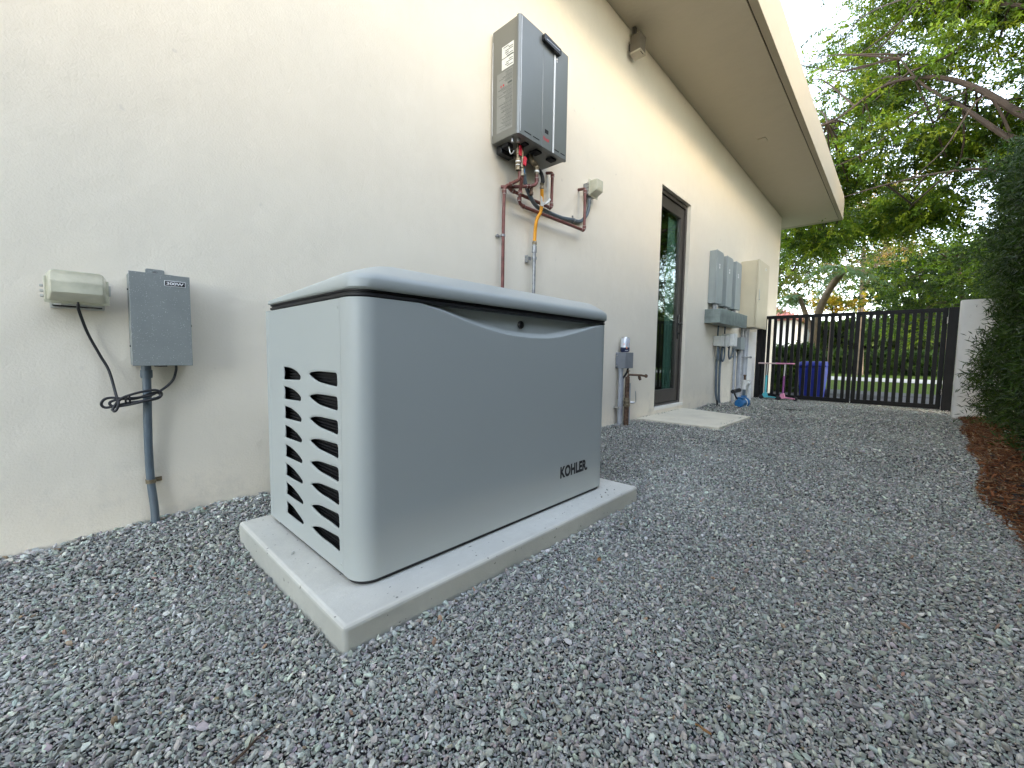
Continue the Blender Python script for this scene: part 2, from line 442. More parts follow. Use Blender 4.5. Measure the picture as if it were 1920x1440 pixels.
# ------------------------------------------------------------------ ground shape
def sstep(a, b, x):
    t = np.clip((x-a)/(b-a), 0, 1); return t*t*(3-2*t)
def gz(x, y):
    x = np.asarray(x, float); y = np.asarray(y, float)
    z = -.055*sstep(4.5, 9, x)
    z = z+.040*np.exp(-((x-.62)/.45)**2)*np.exp(-(y/.38)**2)
    z = z+.012*np.exp(-((x-.1)/.4)**2)*np.exp(-(y/.3)**2)
    z = z+.035*np.exp(-((x-6.55)/.28)**2)*np.exp(-((y+.2)/.3)**2)
    z = z+.007*np.sin(x*2.3+1)*np.sin(y*3.1)+.004*np.sin(x*5.1)*np.sin(y*6.7+2)
    return z
def medge(x):      # gravel / mulch border
    return np.interp(x, [-3, 1.5, 2.25, 3.0, 4.4, 6.5, 7.6, 9], [-2.55, -2.47, -2.44, -2.42, -2.5, -2.61, -2.7, -2.72])+.02*np.sin(np.asarray(x)*4.3)

# base sheets
def sheet(name, x0, x1, y0, y1, nx, ny, zf, mat, label):
    xs = np.linspace(x0, x1, nx); ys = np.linspace(y0, y1, ny)
    X, Y = np.meshgrid(xs, ys, indexing='ij'); Z = zf(X, Y)
    V = np.stack([X, Y, Z], -1).reshape(-1, 3); i = np.arange(nx*ny).reshape(nx, ny)
    Fq = np.stack([i[:-1, :-1], i[1:, :-1], i[1:, 1:], i[:-1, 1:]], -1).reshape(-1, 4)
    o = np_mesh(name, V, Fq, mat, smooth=True); structure(o, label); return o
sheet('gravel_bed', -5, 12.2, -2.75, .1, 240, 60, lambda x, y: gz(x, y)-.008, M['gravelbase'], 'grey gravel yard bed along the house wall')
sheet('mulch_bed', -5, 9.6, -4.4, -2.4, 160, 30, lambda x, y: gz(x, y)-.012+.03*sstep(-2.55, -2.9, y)*1.0-.03*sstep(-2.6, -2.4, y), M['mulchbase'], 'brown mulch bed under the hedge')
sheet('ground', -60, 160, -110, 110, 2, 2, lambda x, y: x*0-.14, M['earth'], 'bare earth ground')
sheet('driveway', 9.2, 13.3, -12, 8, 2, 2, lambda x, y: x*0-.062, M['drivegrey'], 'grey gravel drive beyond the gate')
sheet('lawn', 13.3, 60, -25, 12, 2, 2, lambda x, y: x*0-.075, M['lawn'], 'green lawn beyond the gate')
sheet('sidewalk', 19.8, 24.0, -25, 12, 2, 2, lambda x, y: x*0-.068, M['drive'], 'pale concrete street strip across the lawn')

# ------------------------------------------------------------------ house
house = thing('house', (4, 0, 0), 'cream stucco house wall with deep overhanging flat roof along the gravel yard', 'house')
DX0, DX1, DZ0, DZ1 = 4.635, 5.52, .095, 2.635
b = MB()
fm = lambda a, c, t: (a, t, c)
b.prism([(-7, -.25), (10.85, -.25), (10.85, 3.8), (-7, 3.8)], [[(DX0, DZ0), (DX0, DZ1), (DX1, DZ1), (DX1, DZ0)]], fm, 0, .2)
b.box(10.65, 10.85, .2, 7, -.25, 3.8); b.box(-7, -6.8, .2, 7, -.25, 3.8); b.box(-6.8, 10.65, 6.8, 7, -.25, 3.8)
b.build('wall', M['stucco'], house)
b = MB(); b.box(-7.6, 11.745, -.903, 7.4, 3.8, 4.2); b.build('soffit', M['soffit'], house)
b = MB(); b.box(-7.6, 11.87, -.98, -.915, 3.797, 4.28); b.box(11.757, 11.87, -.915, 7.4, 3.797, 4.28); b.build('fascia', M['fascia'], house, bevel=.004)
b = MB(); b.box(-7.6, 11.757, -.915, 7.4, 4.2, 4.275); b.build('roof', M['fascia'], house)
# groove is backed by a dark strip
b = MB(); b.box(-7.6, 11.745, -.915, -.903, 3.812, 4.19); b.build('soffit_groove', M['dark'], house)
b = MB(); b.box(6.80, 6.92, -.51, -.41, 3.79, 3.7995); b.build('soffit_vent', M['soffit'], house, bevel=.002)
# reveal lining in lighter paint with sill
b = MB(); b.box(DX0+.003, DX1-.003, -.004, .06, DZ0-.03, DZ0+.004); o = b.build('door_sill', M['trim'], house, bevel=.002)
# door
b = MB()
fw = .052
b.prism([(DX0+.002, DZ0+.006), (DX1-.002, DZ0+.006), (DX1-.002, DZ1-.002), (DX0+.002, DZ1-.002)],
        [[(DX0+fw, DZ0+.03), (DX0+fw, DZ1-fw), (DX1-fw, DZ1-fw), (DX1-fw, DZ0+.03)]], fm, .042, .13)
door = b.build('door', M['bronze'], house, bevel=.003)
LX0, LX1, LZ0, LZ1 = DX0+fw+.004, DX1-fw-.004, DZ0+.034, DZ1-fw-.004
b = MB()
b.prism([(LX0, LZ0), (LX1, LZ0), (LX1, LZ1), (LX0, LZ1)], [[(LX0+.10, LZ0+.16), (LX0+.10, LZ1-.13), (LX1-.10, LZ1-.13), (LX1-.10, LZ0+.16)]], fm, .062, .112)
b.build('door_leaf', M['bronze'], door, bevel=.004)
b = MB(); b.box(LX0+.098, LX1-.098, .082, .088, LZ0+.158, LZ1-.128); b.build('glass', M['glass'], door)
b = MB(); hx = LX1-.055
b.box(hx-.022, hx+.022, .050, .0615, .93, 1.24); b.cyl((hx, .055, 1.12), (hx, .005, 1.12), .011); b.tube([(hx, .008, 1.12), (hx-.03, .004, 1.12), (hx-.13, .006, 1.118)], .009, 10)
b.cyl((hx, .05, 1.0), (hx, .038, 1.0), .012)
b.build('handle', M['blackgloss'], door, bevel=.001)
b = MB(); b.box(3.6, 6.8, 2.6, 2.65, 0, 3); b.box(3.6, 3.65, .2, 2.6, 0, 3); b.box(6.75, 6.8, .2, 2.6, 0, 3); b.box(3.65, 6.75, .2, 2.6, -.02, .04); b.box(3.65, 6.75, .2, 2.6, 2.95, 3)
b.build('interior', M['room'], house)
b = MB(); vs = []; fs = []
for i in range(81):
    x = 5.155+i*.0058; y = .135+.010*math.sin(i*.9)
    vs += [(x, y, .1), (x, y, 2.62)]
    if i: fs.append((2*i-2, 2*i, 2*i+1, 2*i-1))
b.add(vs, fs, None, True); b.build('curtain', M['curtain'], house, fix=False)

# ------------------------------------------------------------------ concrete pad + slab
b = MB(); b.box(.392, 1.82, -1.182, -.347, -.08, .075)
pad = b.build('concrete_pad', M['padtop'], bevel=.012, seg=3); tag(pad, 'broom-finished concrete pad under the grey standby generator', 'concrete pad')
b = MB(); b.prism([(4.2, -.004), (5.52, -.004), (5.33, -.85), (4.23, -.83)], [], lambda a, c, t: (a, c, t), -.06, .026)
o = b.build('doorstep_slab', M['slab'], bevel=.006); tag(o, 'flat pale concrete slab in the gravel below the glass door', 'slab')

# ------------------------------------------------------------------ generator
GX0, GX1, GY0, GY1, GZ0, GZ1 = .483, 1.703, -1.07, -.43, .0885, .829
gen = thing('standby_generator', (1.09, -.75, .075), 'large grey standby generator enclosure with domed lid on a concrete pad', 'generator')
RC = .058
def gfront(n_arc=14):
    """plan outline of the front cover from the left seam round both corners"""
    P = [(GX0, GY0+.082), (GX0, GY0+.07)]
    for i in range(n_arc+1):
        a = math.pi+ (math.pi/2)*i/n_arc
        P.append((GX0+RC+RC*math.cos(a), GY0+RC+RC*math.sin(a)))
    for i in range(1, 120): P.append((GX0+RC+(GX1-GX0-2*RC)*i/120, GY0))
    for i in range(n_arc+1):
        a = 1.5*math.pi+(math.pi/2)*i/n_arc
        P.append((GX1-RC+RC*math.cos(a), GY0+RC+RC*math.sin(a)))
    return P+[(GX1, GY0+.082)]
P = gfront()
def scoop(x):      # height of the lower lip of the scooped handle recess
    t = np.interp(x, [0.52, 0.601, 0.654, 0.762, 0.843, 0.934, 1.035, 1.148, 1.258, 1.34, 1.436, 1.503, 1.579, 1.659, 1.72], [0.86, 0.838, 0.829, 0.81, 0.789, 0.77, 0.755, 0.75, 0.753, 0.763, 0.782, 0.796, 0.814, 0.829, 0.86])
    return t
zs = sorted(set([GZ0, .3, .5, .65, .70]+list(np.linspace(.715, GZ1, 58))))
vs = []; fs = []
for (x, y) in P:
    for z in zs:
        t = float(sstep(.0, .020, z-scoop(x))) if y <= GY0+1e-6 else 0.
        vs.append((x, y+.023*t, z))
nz = len(zs)
for i in range(len(P)-1):
    for k in range(nz-1): fs.append((i*nz+k, (i+1)*nz+k, (i+1)*nz+k+1, i*nz+k+1))
b = MB(); b.add(vs, fs, None, True)
# turned-in lip at top, bottom and seam so that the shell has thickness
lip = lambda z: ([(x, y, z) for x, y in P]+[(min(max(x, GX0+.02), GX1-.02), max(y, GY0+.045), z) for x, y in P], [(i, i+1, len(P)+i+1, len(P)+i) for i in range(len(P)-1)])
b.add(*lip(GZ0)); b.add([(v[0], v[1], v[2]) for v in lip(GZ1)[0]], lip(GZ1)[1])
front = b.build('front_cover', M['gen'], gen, fix=False)
# left end panel with two columns of vent openings (y, z) plane
YS = GY0+.0855
def rnd_poly(pts, r, n=4):
    out = []; m_ = len(pts)
    for i in range(m_):
        a, p, c = Vector(pts[i-1]), Vector(pts[i]), Vector(pts[(i+1) % m_])
        q = r[i] if isinstance(r, (list, tuple)) else r
        d1, d2 = a-p, c-p; q1, q2 = min(q, d1.length*.45), min(q, d2.length*.45)
        s_, e_ = p+d1.normalized()*q1, p+d2.normalized()*q2
        for k in range(n+1):
            t = k/n; v = s_*(1-t)**2+p*2*t*(1-t)+e_*t*t; out.append((v.x, v.y))
    return out
holes = []
for i in range(8):
    f = i/7; zc = .617-(.617-.160)*f
    # small ones at the back: wide end at the back, tip towards the front
    o_ = rnd_poly([(-.557, zc+.022), (-.612, zc+.021-.003*f), (-.672, zc+.012-.010*f), (-.706, zc-.004-.006*f), (-.700, zc-.0155-.004*f), (-.655, zc-.0175-.003*f), (-.557, zc-.021+.002*f), (-.563, zc)], [.004, .025, .025, .006, .006, .02, .004, .02])
    holes.append(o_)
    zc = .615-(.615-.161)*f
    o_ = rnd_poly([(-.769, zc+.006-.014*f), (-.776, zc+.013-.016*f), (-.83, zc+.019-.006*f), (-.958, zc+.019+.003*f), (-.961, zc-.019-.002*f), (-.90, zc-.016), (-.83, zc-.012-.006*f)], [.004, .006, .03, .010, .012, .03, .03])
    holes.append(o_)
def inflate(poly, d):
    c = Vector((sum(p[0] for p in poly)/len(poly), sum(p[1] for p in poly)/len(poly))); out = []
    n = len(poly)
    area = sum(poly[i][0]*poly[(i+1) % n][1]-poly[(i+1) % n][0]*poly[i][1] for i in range(n))
    sg = 1 if area > 0 else -1
    for i in range(n):
        a, c_ = Vector(poly[i-2]), Vector(poly[(i+2) % n]); t = (c_-a)
        if t.length < 1e-7: out.append(poly[i]); continue
        t.normalize(); nn = Vector((t.y, -t.x))*sg
        out.append((poly[i][0]+nn.x*d, poly[i][1]+nn.y*d))
    return out
YB = GY1+.035       # back post line
outer = [(YS, GZ0), (YB-.002, GZ0), (YB-.002, GZ1), (YS, GZ1)]
b = MB(); big = [inflate(h, .0055) for h in holes]
loops = [outer]+big; flat = [p for l in loops for p in l]
tri = tessellate_polygon([[Vector((p[0], p[1], 0)) for p in l] for l in loops])
XF = GX0+.0012
b.add([(XF, p[0], p[1]) for p in flat], tri)
for h, g in zip(holes, big):
    n = len(h)
    mid = [((a[0]*.35+c[0]*.65), (a[1]*.35+c[1]*.65)) for a, c in zip(h, g)]
    rings = [[(XF, *p) for p in g], [(XF+.0008, *p) for p in mid], [(XF+.0022, *p) for p in h], [(XF+.0045, *p) for p in h]]
    vs = [v for r_ in rings for v in r_]
    b.add(vs, [(k*n+i, k*n+(i+1) % n, (k+1)*n+(i+1) % n, (k+1)*n+i) for k in range(3) for i in range(n)], None, True)
b.add([(XF, YS, GZ0), (XF+.02, YS, GZ0), (XF+.02, YS, GZ1), (XF, YS, GZ1)], [(0, 1, 2, 3)])
o = b.build('vented_end_panel', M['gen'], gen)
for p_ in o.data.polygons:
    if abs(p_.normal.x) > .999: p_.use_smooth = False
b = MB(); b.box(GX0+.0005, GX0+.03, YB+.0005, GY1, GZ0, GZ1); b.build('corner_post', M['gen'], gen, bevel=.004)
b = MB(); b.box(GX0+.035, GX0+.045, YS+.01, YB-.01, GZ0+.03, GZ1-.08)
for k in range(60):
    z = .10+k*.0095; b.box(GX0+.022, GX0+.034, YS+.012, YB-.012, z, z+.0028)
b.build('louvre_screen', M['dark'], gen)
b = MB(); b.box(GX1-.03, GX1-.001, YS, GY1, GZ0, GZ1); b.box(GX0+.031, GX1-.031, GY1-.02, GY1, GZ0, GZ1); b.build('rear_panel', M['gen'], gen, bevel=.003)
def plan(inset, r, n=10):
    x0, x1, y0, y1 = GX0+inset, GX1-inset, GY0+inset, GY1-inset
    out = []
    for cx, cy, a0, rr in ((x0+r, y0+r, math.pi, r), (x1-r, y0+r, 1.5*math.pi, r), (x1-.03, y1-.03, 0, .03), (x0+.03, y1-.03, .5*math.pi, .03)):
        for i in range(n+1):
            a = a0+math.pi/2*i/n; out.append((cx+rr*math.cos(a), cy+rr*math.sin(a)))
    return out
b = MB(); b.prism(plan(.009, .052), [], lambda a, c, t: (a, c, t), .0755, GZ0+.002); b.build('base_frame', M['black'], gen)
# black gasket: band following plan
b = MB(); L_ = [(.006, GZ1-.002), (.002, GZ1+.001), (-.002, GZ1+.004), (-.002, GZ1+.009), (.003, GZ1+.011), (.003, GZ1+.014), (-.001, GZ1+.015), (-.001, GZ1+.019), (.01, GZ1+.020)]
rings = [[(*p, z) for p in plan(i, .06)] for i, z in L_]; n = len(rings[0])
b.add([v for r_ in rings for v in r_], [(k*n+i, k*n+(i+1) % n, (k+1)*n+(i+1) % n, (k+1)*n+i) for k in range(len(rings)-1) for i in range(n)], None, True)
b.build('gasket', M['black'], gen)
# lid: lofted rings; ridge facets at the corners
b = MB(); ZL = GZ1+.019
prof = [(.03, ZL-.001), (-.004, ZL), (-.006, ZL+.001), (-.009, ZL+.006), (-.009, ZL+.024), (-.007, ZL+.033), (-.001, ZL+.0405), (.008, ZL+.047), (.030, ZL+.0600), (.052, ZL+.0725), (.066, ZL+.0795), (.078, ZL+.0835), (.095, ZL+.0865), (.15, ZL+.0905), (.22, ZL+.0935), (.29, ZL+.095)]
rings = []
for k, (ins, z) in enumerate(prof):
    x0, x1, y0, y1 = GX0+ins, GX1-(ins*.45 if ins > 0 else ins), GY0+ins, GY1-ins*.82
    # ends slope more gently than the long sides
    e = max(0, ins)*.55 if k else 0; x0 += e
    r = (.066-max(0, ins)*.40) if k else .034
    r = max(.012, r) if ins < .13 else .012
    pts = []
    for cx, cy, a0, rr in ((x0+r, y0+r, math.pi, r), (x1-r, y0+r, 1.5*math.pi, r), (x1-r*.6, y1-r*.6, 0, r*.6), (x0+r*.6, y1-r*.6, .5*math.pi, r*.6)):
        for i in range(11):
            a = a0+math.pi/2*i/10; pts.append((cx+rr*math.cos(a), cy+rr*math.sin(a)))
    rings.append([(p[0], p[1], ZL+(z-ZL)*(float(np.interp(p[1], [-1.08, -.92, -.74, -.58, -.43], [1, .985, .83, .60, .34])) if z > ZL+.003 else 1)) for p in pts])
n = len(rings[0]); vs = [v for r_ in rings for v in r_]
fs = [(k*n+i, k*n+(i+1) % n, (k+1)*n+(i+1) % n, (k+1)*n+i) for k in range(len(rings)-1) for i in range(n)]
fs.append([(len(rings)-1)*n+i for i in range(n)])
b.add(vs, fs, None, True)
lid = b.build('lid', M['gen'], gen)
b = MB(); b.lathe((1.115, GY0+.020, .797), [(0, -.004), (.013, -.004), (.015, -.001), (.015, .002)], 20, axis='y'); b.build('lock', M['blackgloss'], gen)
lg, wd = text_mesh('KOHLER.', .062, lambda x, y: (1.347+x, GY0-.0006, .190+y*1.0), M['black'], 'logo', gen, offset=.0030, sx=.78, spacing=1.04)
s_ = .203/wd
for v in lg.data.vertices: v.co.x = 1.347+(v.co.x-1.347)*s_
b = MB()
for y, z in ((YB-.02, .12), (YB-.02, .80), (YS+.012, .806), (YS+.012, .112)): b.lathe((GX0+.0012, y, z), [(0, -.0016), (.003, -.0014), (.0042, 0)], 12, axis='x')
pieces(b, 'screw', M['gen'], gen)
# ------------------------------------------------------------------ stone debris on the pad etc. come with the gravel

# ------------------------------------------------------------------ control box with 300W plate and conduit
cb = thing('transformer_box', (.235, 0, .79), 'speckled galvanised box marked 300W on the wall left of the generator', 'transformer box')
b = MB(); b.box(.153, .317, -.098, -.004, .633, .957); b.build('enclosure', M['spatter'], cb, bevel=.002)
b = MB(); b.box(.151, .319, -.1015, -.0985, .631, .959); b.build('cover', M['spatter'], cb, bevel=.001)
b = MB(); b.box(.247, .3045, -.1032, -.1018, .920, .937); pl = b.build('nameplate', M['black'], cb, bevel=.001)
b = MB(); b.box(.2455, .306, -.1027, -.1017, .9185, .9385); b.build('plate_border', M['white'], cb, bevel=.0005)
tx, wd = text_mesh('300W', .0135, lambda x, y: (.2505+x, -.1037, .9238+y), M['white'], 'plate_text', cb, offset=.0004, sx=1.25)
for v in tx.data.vertices: v.co.x = .2505+(v.co.x-.2505)*(.050/wd)
b = MB(); b.prism(rnd_poly([(.205, .95), (.259, .95), (.259, .987), (.205, .987)], .006), [[(.232+.007*math.cos(a*.6283), .973+.007*math.sin(a*.6283)) for a in range(10)]], fm, -.006, -.001); b.build('mounting_tab', M['spatter'], cb)
b = MB(); b.cyl((.232, -.004, .973), (.232, -.011, .973), .0055, seg=10); pieces(b, 'screw', M['steel'], cb)
b = MB(); b.cyl((.319, -.05, .782), (.328, -.05, .782), .005, seg=10); b.cyl((.152, -.05, .90), (.149, -.05, .90), .003, seg=8); b.cyl((.152, -.05, .70), (.149, -.05, .70), .003, seg=8); pieces(b, 'screw', M['blackgloss'], cb)
b = MB(); b.lathe((.191, -.045, .585), [(.0165, 0), (.0175, .006), (.0175, .028), (.0145, .030), (.0145, .046), (.018, .047), (.018, .0475)], 20); b.build('conduit_fitting', M['conduit'], cb)
b = MB(); b.tube([(.191, -.045, .59), (.190, -.044, .5), (.189, -.034, .41), (.189, -.026, .30), (.191, -.022, .20), (.197, -.03, .10), (.1985, -.035, .03), (.1985, -.035, -.05)], .0128, 16, sub=8); b.build('conduit', M['conduit'], cb)
b = MB(); b.lathe((.1915, -.022, .188), [(.0135, 0), (.0155, 0), (.0155, .006), (.0138, .007), (.0155, .008), (.0155, .015), (.0135, .015)], 20); b.box(.205, .226, -.003, -.0008, .186, .203); b.cyl((.217, -.003, .195), (.217, -.008, .195), .0045, seg=10)
b.build('strap', M['brass'], cb)
b = MB(); b.box(.215, .25, -.055, -.03, .626, .6325); b.build('knockout', M['dark'], cb)

# ------------------------------------------------------------------ left outlet with bubble cover
def bubble(w0, h0, d, cx, cz, y0, mat, parent, bulge=1.0):
    """domed cover: inner frustum with a domed front"""
    b = MB(); vs = []; nx, nz_ = 16, 14
    rings = []
    for (k, dep) in ((0, 0), (.10, .35), (.16, .7), (.23, .93), (.30, 1.0)):
        ring = []
        hw, hh = w0/2*(1-k*.55), h0/2*(1-k*.62)
        for (sx, sz, a0) in ((1, 1, 0), (-1, 1, 90), (-1, -1, 180), (1, -1, 270)):
            r = .008
            for i in range(6):
                a = R(a0+18*i)
                x = sx*(hw-r)+r*math.cos(a); z = sz*(hh-r)+r*math.sin(a)
                ring.append((cx+x, y0-d*dep-bulge*.010*dep*(1-(x/hw)**2), cz+z+.016*dep*h0/.092*(.55 if z > 0 else 1)+(.009*(1-(x/hw)**2) if k else 0)))
        rings.append(ring)
    n = len(rings[0]); vs = [v for r_ in rings for v in r_]
    fs = [(k*n+i, k*n+(i+1) % n, (k+1)*n+(i+1) % n, (k+1)*n+i) for k in range(len(rings)-1) for i in range(n)]
    b.add(vs, fs, None, True); c = len(b.v)
    b.add(rings[-1]+[(cx, y0-d-bulge*.011, cz+.018)], [(i, (i+1) % n, n) for i in range(n)], None, True)
    return b.build('cover', mat, parent)
ol = thing('outlet_box', (.03, 0, .875), 'yellowed plastic bubble-covered outlet on the wall left of the 300W box', 'outlet')
b = MB(); b.box(-.036, .092, -.026, -.001, .8205, .908); b.build('base', M['lgbox'], ol, bevel=.003)
b = MB(); b.box(-.030, .086, -.038, -.027, .825, .905); b.build('gasket', M['blackgloss'], ol, bevel=.003)
b = MB(); b.box(-.033, .090, -.047, -.039, .829, .908); b.build('faceplate', M['lgbox'], ol, bevel=.003)
bubble(.138, .092, .058, .0285, .885, -.050, M['cover'], ol)
b = MB(); b.box(-.046, .103, -.055, -.048, .8345, .842); b.box(-.046, -.036, -.055, -.048, .842, .918); b.box(.094, .103, -.055, -.048, .842, .918); b.box(.005, .050, -.058, -.048, .8425, .848)
b.build('cover_flange', M['cover'], ol, bevel=.0015)
b = MB()
for z in (.852, .868, .884): b.box(-.055, -.047, -.05, -.03, z, z+.007)
b.box(.1035, .108, -.05, -.03, .87, .905); pieces(b, 'hinge', M['lgbox'], ol, bevel=.001)
b = MB(); b.box(-.027, -.010, -.0525, -.0475, .829, .8335); b.build('latch_tab', M['label'], ol)
# ------------------------------------------------------------------ black cord
CP = [(.0285, -.052, .848), (.028, -.052, .832), (.029, -.05, .815), (.047, -.02, .742), (.073, -.018, .669), (.094, -.025, .612), (.107, -.05, .53), (.111, -.075, .502), (.106, -.078, .480), (.099, -.074, .473), (.098, -.070, .484), (.121, -.07, .517), (.168, -.08, .536), (.21, -.083, .542), (.227, -.082, .526), (.208, -.078, .508), (.136, -.066, .499), (.082, -.05, .485), (.070, -.05, .502), (.09, -.055, .519), (.152, -.066, .512), (.208, -.072, .532), (.221, -.08, .518), (.167, -.086, .501), (.106, -.062, .488), (.090, -.055, .501), (.112, -.06, .512), (.185, -.075, .520), (.228, -.07, .540), (.262, -.06, .573), (.275, -.05, .61), (.276, -.05, .634)]
b = MB(); b.tube(CP, .0043, 10, sub=8); cord = b.build('power_cord', M['cord']); tag(cord, 'black power cord looped and bundled between the left outlet and the 300W box', 'cord')
b = MB()
for x in (.128, .139): b.lathe((x, -.072, .510), [(.013, 0), (.0145, .001), (.0145, .003), (.013, .004)], 14, axis='x')
b.build('cable_tie', M['blackgloss'], cord)

# ------------------------------------------------------------------ water heater
wh = thing('water_heater', (2.21, 0, 2.07), 'grey tankless gas water heater hung high on the wall above the generator', 'water heater')
WX0, WX1, WY, WZ0, WZ1 = 1.957, 2.470, -.250, 2.070, 2.768
b = MB(); b.box(WX0, WX1, -.226, -.012, WZ0, WZ1-.004); b.build('casing', M['whside'], wh, bevel=.004)
# front cover with chamfered vertical edges
b = MB()
pf = [(WX0-.002, -.224), (WX0-.002, -.238), (WX0+.010, WY), (2.179, WY), (2.181, WY+.004), (2.186, WY+.004), (2.188, WY), (2.298, WY), (2.300, WY+.003), (2.316, WY+.003), (2.318, WY), (WX1-.012, WY), (WX1+.002, -.238), (WX1+.002, -.224)]
b.prism(pf, [], lambda a, c, t: (a, c, t), WZ0-.004, WZ1); b.build('front_cover', M['whgrey'], wh, bevel=.0015)
b = MB(); b.box(2.302, 2.314, WY-.003, WY+.0025, WZ0-.002, 2.70); b.box(WX0+.016, WX0+.0185, WY-.0012, WY+.001, WZ0+.012, WZ1-.01); b.build('bright_strip', M['chrome'], wh)
b = MB(); b.box(WX0-.0024, WX0-.0001, -.0075-.010, -.014, 2.12, 2.70); b.build('side_bead', M['chrome'], wh)
b = MB(); b.prism(rnd_poly([(2.165, 2.712), (2.345, 2.700), (2.345, 2.742), (2.165, 2.754)], .010), [], fm, WY-.026, WY-.001); b.build('exhaust_vent', M['blackgloss'], wh, bevel=.004)
b = MB(); b.box(2.185, 2.325, WY-.0275, WY-.0262, 2.722, 2.726); b.build('vent_slot', M['steel'], wh)
b = MB()
for x0, x1 in ((2.013, 2.077), (2.097, 2.160), (2.322, 2.373), (2.392, 2.440)): b.box(x0, x1, WY-.0012, WY+.002, 2.092, 2.098)
b.box(2.215, 2.252, WY-.0012, WY+.002, 2.163, 2.188); pieces(b, 'slot', M['dark'], wh)
b = MB(); b.lathe((2.329, WY, 2.682), [(0, -.005), (.006, -.004), (.007, 0)], 12, axis='y'); b.lathe((2.332, WY, 2.668), [(0, -.004), (.004, -.003), (.005, 0)], 12, axis='y'); pieces(b, 'screw', M['chrome'], wh)
text_mesh('Rinnai', .034, lambda x, y: (2.199+x, WY-.0008, 2.116+y), M['red'], 'logo', wh, offset=.0006, sx=.72, shear=.15)
# paper labels on the left side
b = MB(); X = WX0-.0008
b.box(X, WX0-.0002, -.200, -.098, 2.562, 2.632, M['label']); b.box(X, WX0-.0002, -.200, -.098, 2.492, 2.556, M['label'])
for k in range(11):
    z = 2.624-k*.0118
    if .0 < 2.556-z < .004: continue
    L2 = .03+.055*random.random(); y0 = -.194 if k % 3 else -.160
    b.box(X-.0006, X-.0001, y0, min(-.103, y0+L2), z-.0042, z, M['ink'])
b.build('rating_label', None, wh)
b = MB()
b.box(X+.0001, WX0-.0002, -.196, -.057, 2.118, 2.482, M['wlabel'])
for k in range(44):
    z = 2.472-k*.0078
    if 7 < k < 11: continue
    y0 = -.192; L2 = .05+.08*random.random() if k % 7 else .06
    b.box(X-.0006, X, y0, min(-.060, y0+L2), z-.0028, z, M['ink2'] if k % 3 else M['ink'])
b.box(X-.0008, X, -.190, -.152, 2.392, 2.404, M['ink']); b.box(X-.0008, X, -.120, -.110, 2.392, 2.404, M['red']); b.box(X-.0008, X, -.098, -.090, 2.392, 2.402, M['red'])
b.build('warning_label', None, wh)
b = MB(); b.box(2.07, 2.11, -.205, -.165, 2.058, 2.069); b.box(2.19, 2.25, -.20, -.14, 2.055, 2.069); b.box(2.34, 2.40, -.21, -.16, 2.055, 2.069); b.box(2.0, 2.05, -.12, -.06, 2.045, 2.069); pieces(b, 'port_collar', M['dark'], wh, bevel=.003)
b = MB(); b.cyl((1.99, -.17, 2.069), (1.99, -.17, 2.045), .010); b.cyl((2.02, -.19, 2.069), (2.02, -.19, 2.05), .012); pieces(b, 'drain_plug', M['steel'], wh)
b = MB(); b.box(2.0, 2.12, -.06, -.012, 2.02, 2.069); b.build('terminal_box', M['blackgloss'], wh, bevel=.003)
b = MB(); b.tube([(2.02, -.10, 2.068), (2.012, -.12, 2.03), (2.02, -.125, 2.0), (2.04, -.12, 2.01), (2.05, -.13, 2.03)], .0035, 8, sub=6); b.build('drain_wire', M['chrome'], wh)

# ------------------------------------------------------------------ pipes under the heater
CR = .0115
def joint(b, p, d, r=CR*1.28, L=.022, mat=None):
    p = Vector(p); d = Vector(d).normalized()*L/2; b.cyl(p-d, p+d, r, seg=14, mat=mat)
def copper(name, label, pts, joints, extra=None):
    t = thing(name, pts[-1], label, 'pipe', None)
    b = MB(); b.tube(pts, CR, 14, fil=.02); b.build('pipe', M['copper'], t)
    for p, d in joints:
        b = MB(); joint(b, p, d, mat=M['copper'])
        p = Vector(p); d = Vector(d).normalized()
        for s in (-1, 1): b.cyl(p+d*s*.0112, p+d*s*.0135, CR*1.22, seg=14, mat=M['solder'])
        b.build('elbow_collar', None, t)
    return t
pA = copper('copper_pipe', 'red-brown pipe dropping straight down the wall behind the generator from the heater', [(2.085, -.15, 1.90), (2.085, -.15, 1.849), (2.062, -.055, 1.826), (2.043, -.05, 1.806), (2.043, -.045, 1.60), (2.040, -.045, .0)],
   [((2.072, -.085, 1.833), (.3, -1, 0)), ((2.043, -.05, 1.782), (0, 0, 1))])
b = MB(); b.lathe((2.042, -.045, 1.49), [(.012, 0), (.015, 0), (.015, .014), (.012, .014)], 14); b.box(2.034, 2.050, -.034, -.001, 1.492, 1.502); b.cyl((2.018, -.004, 1.497), (2.018, -.02, 1.497), .009, seg=10); b.build('wall_clamp', M['iron'], pA)
b = MB(); b.lathe((2.066, -.15, 1.90), [(.012, 0), (.017, .002), (.017, .02), (.013, .025), (.013, .04), (.018, .045), (.018, .075), (.012, .08), (.012, .10), (.017, .105), (.017, .135), (.011, .14), (.011, .165)], 16); b.build('brass_fitting', M['brass'], pA)
b = MB(); b.lathe((2.066, -.15, 1.952), [(.0185, 0), (.0185, .006)], 16); b.lathe((2.066, -.15, 1.93), [(.0185, 0), (.0185, .004)], 16); pieces(b, 'white_collar', M['white'], pA)
b = MB(); b.prism(rnd_poly([(-.012, 0), (.014, -.004), (.016, .05), (.006, .066), (-.006, .06), (-.010, .03)], .006), [], lambda a, c, t: (2.064+a, t, 1.992+c), -.172, -.166); b.build('valve_lever', M['redvalve'], pA, bevel=.002)
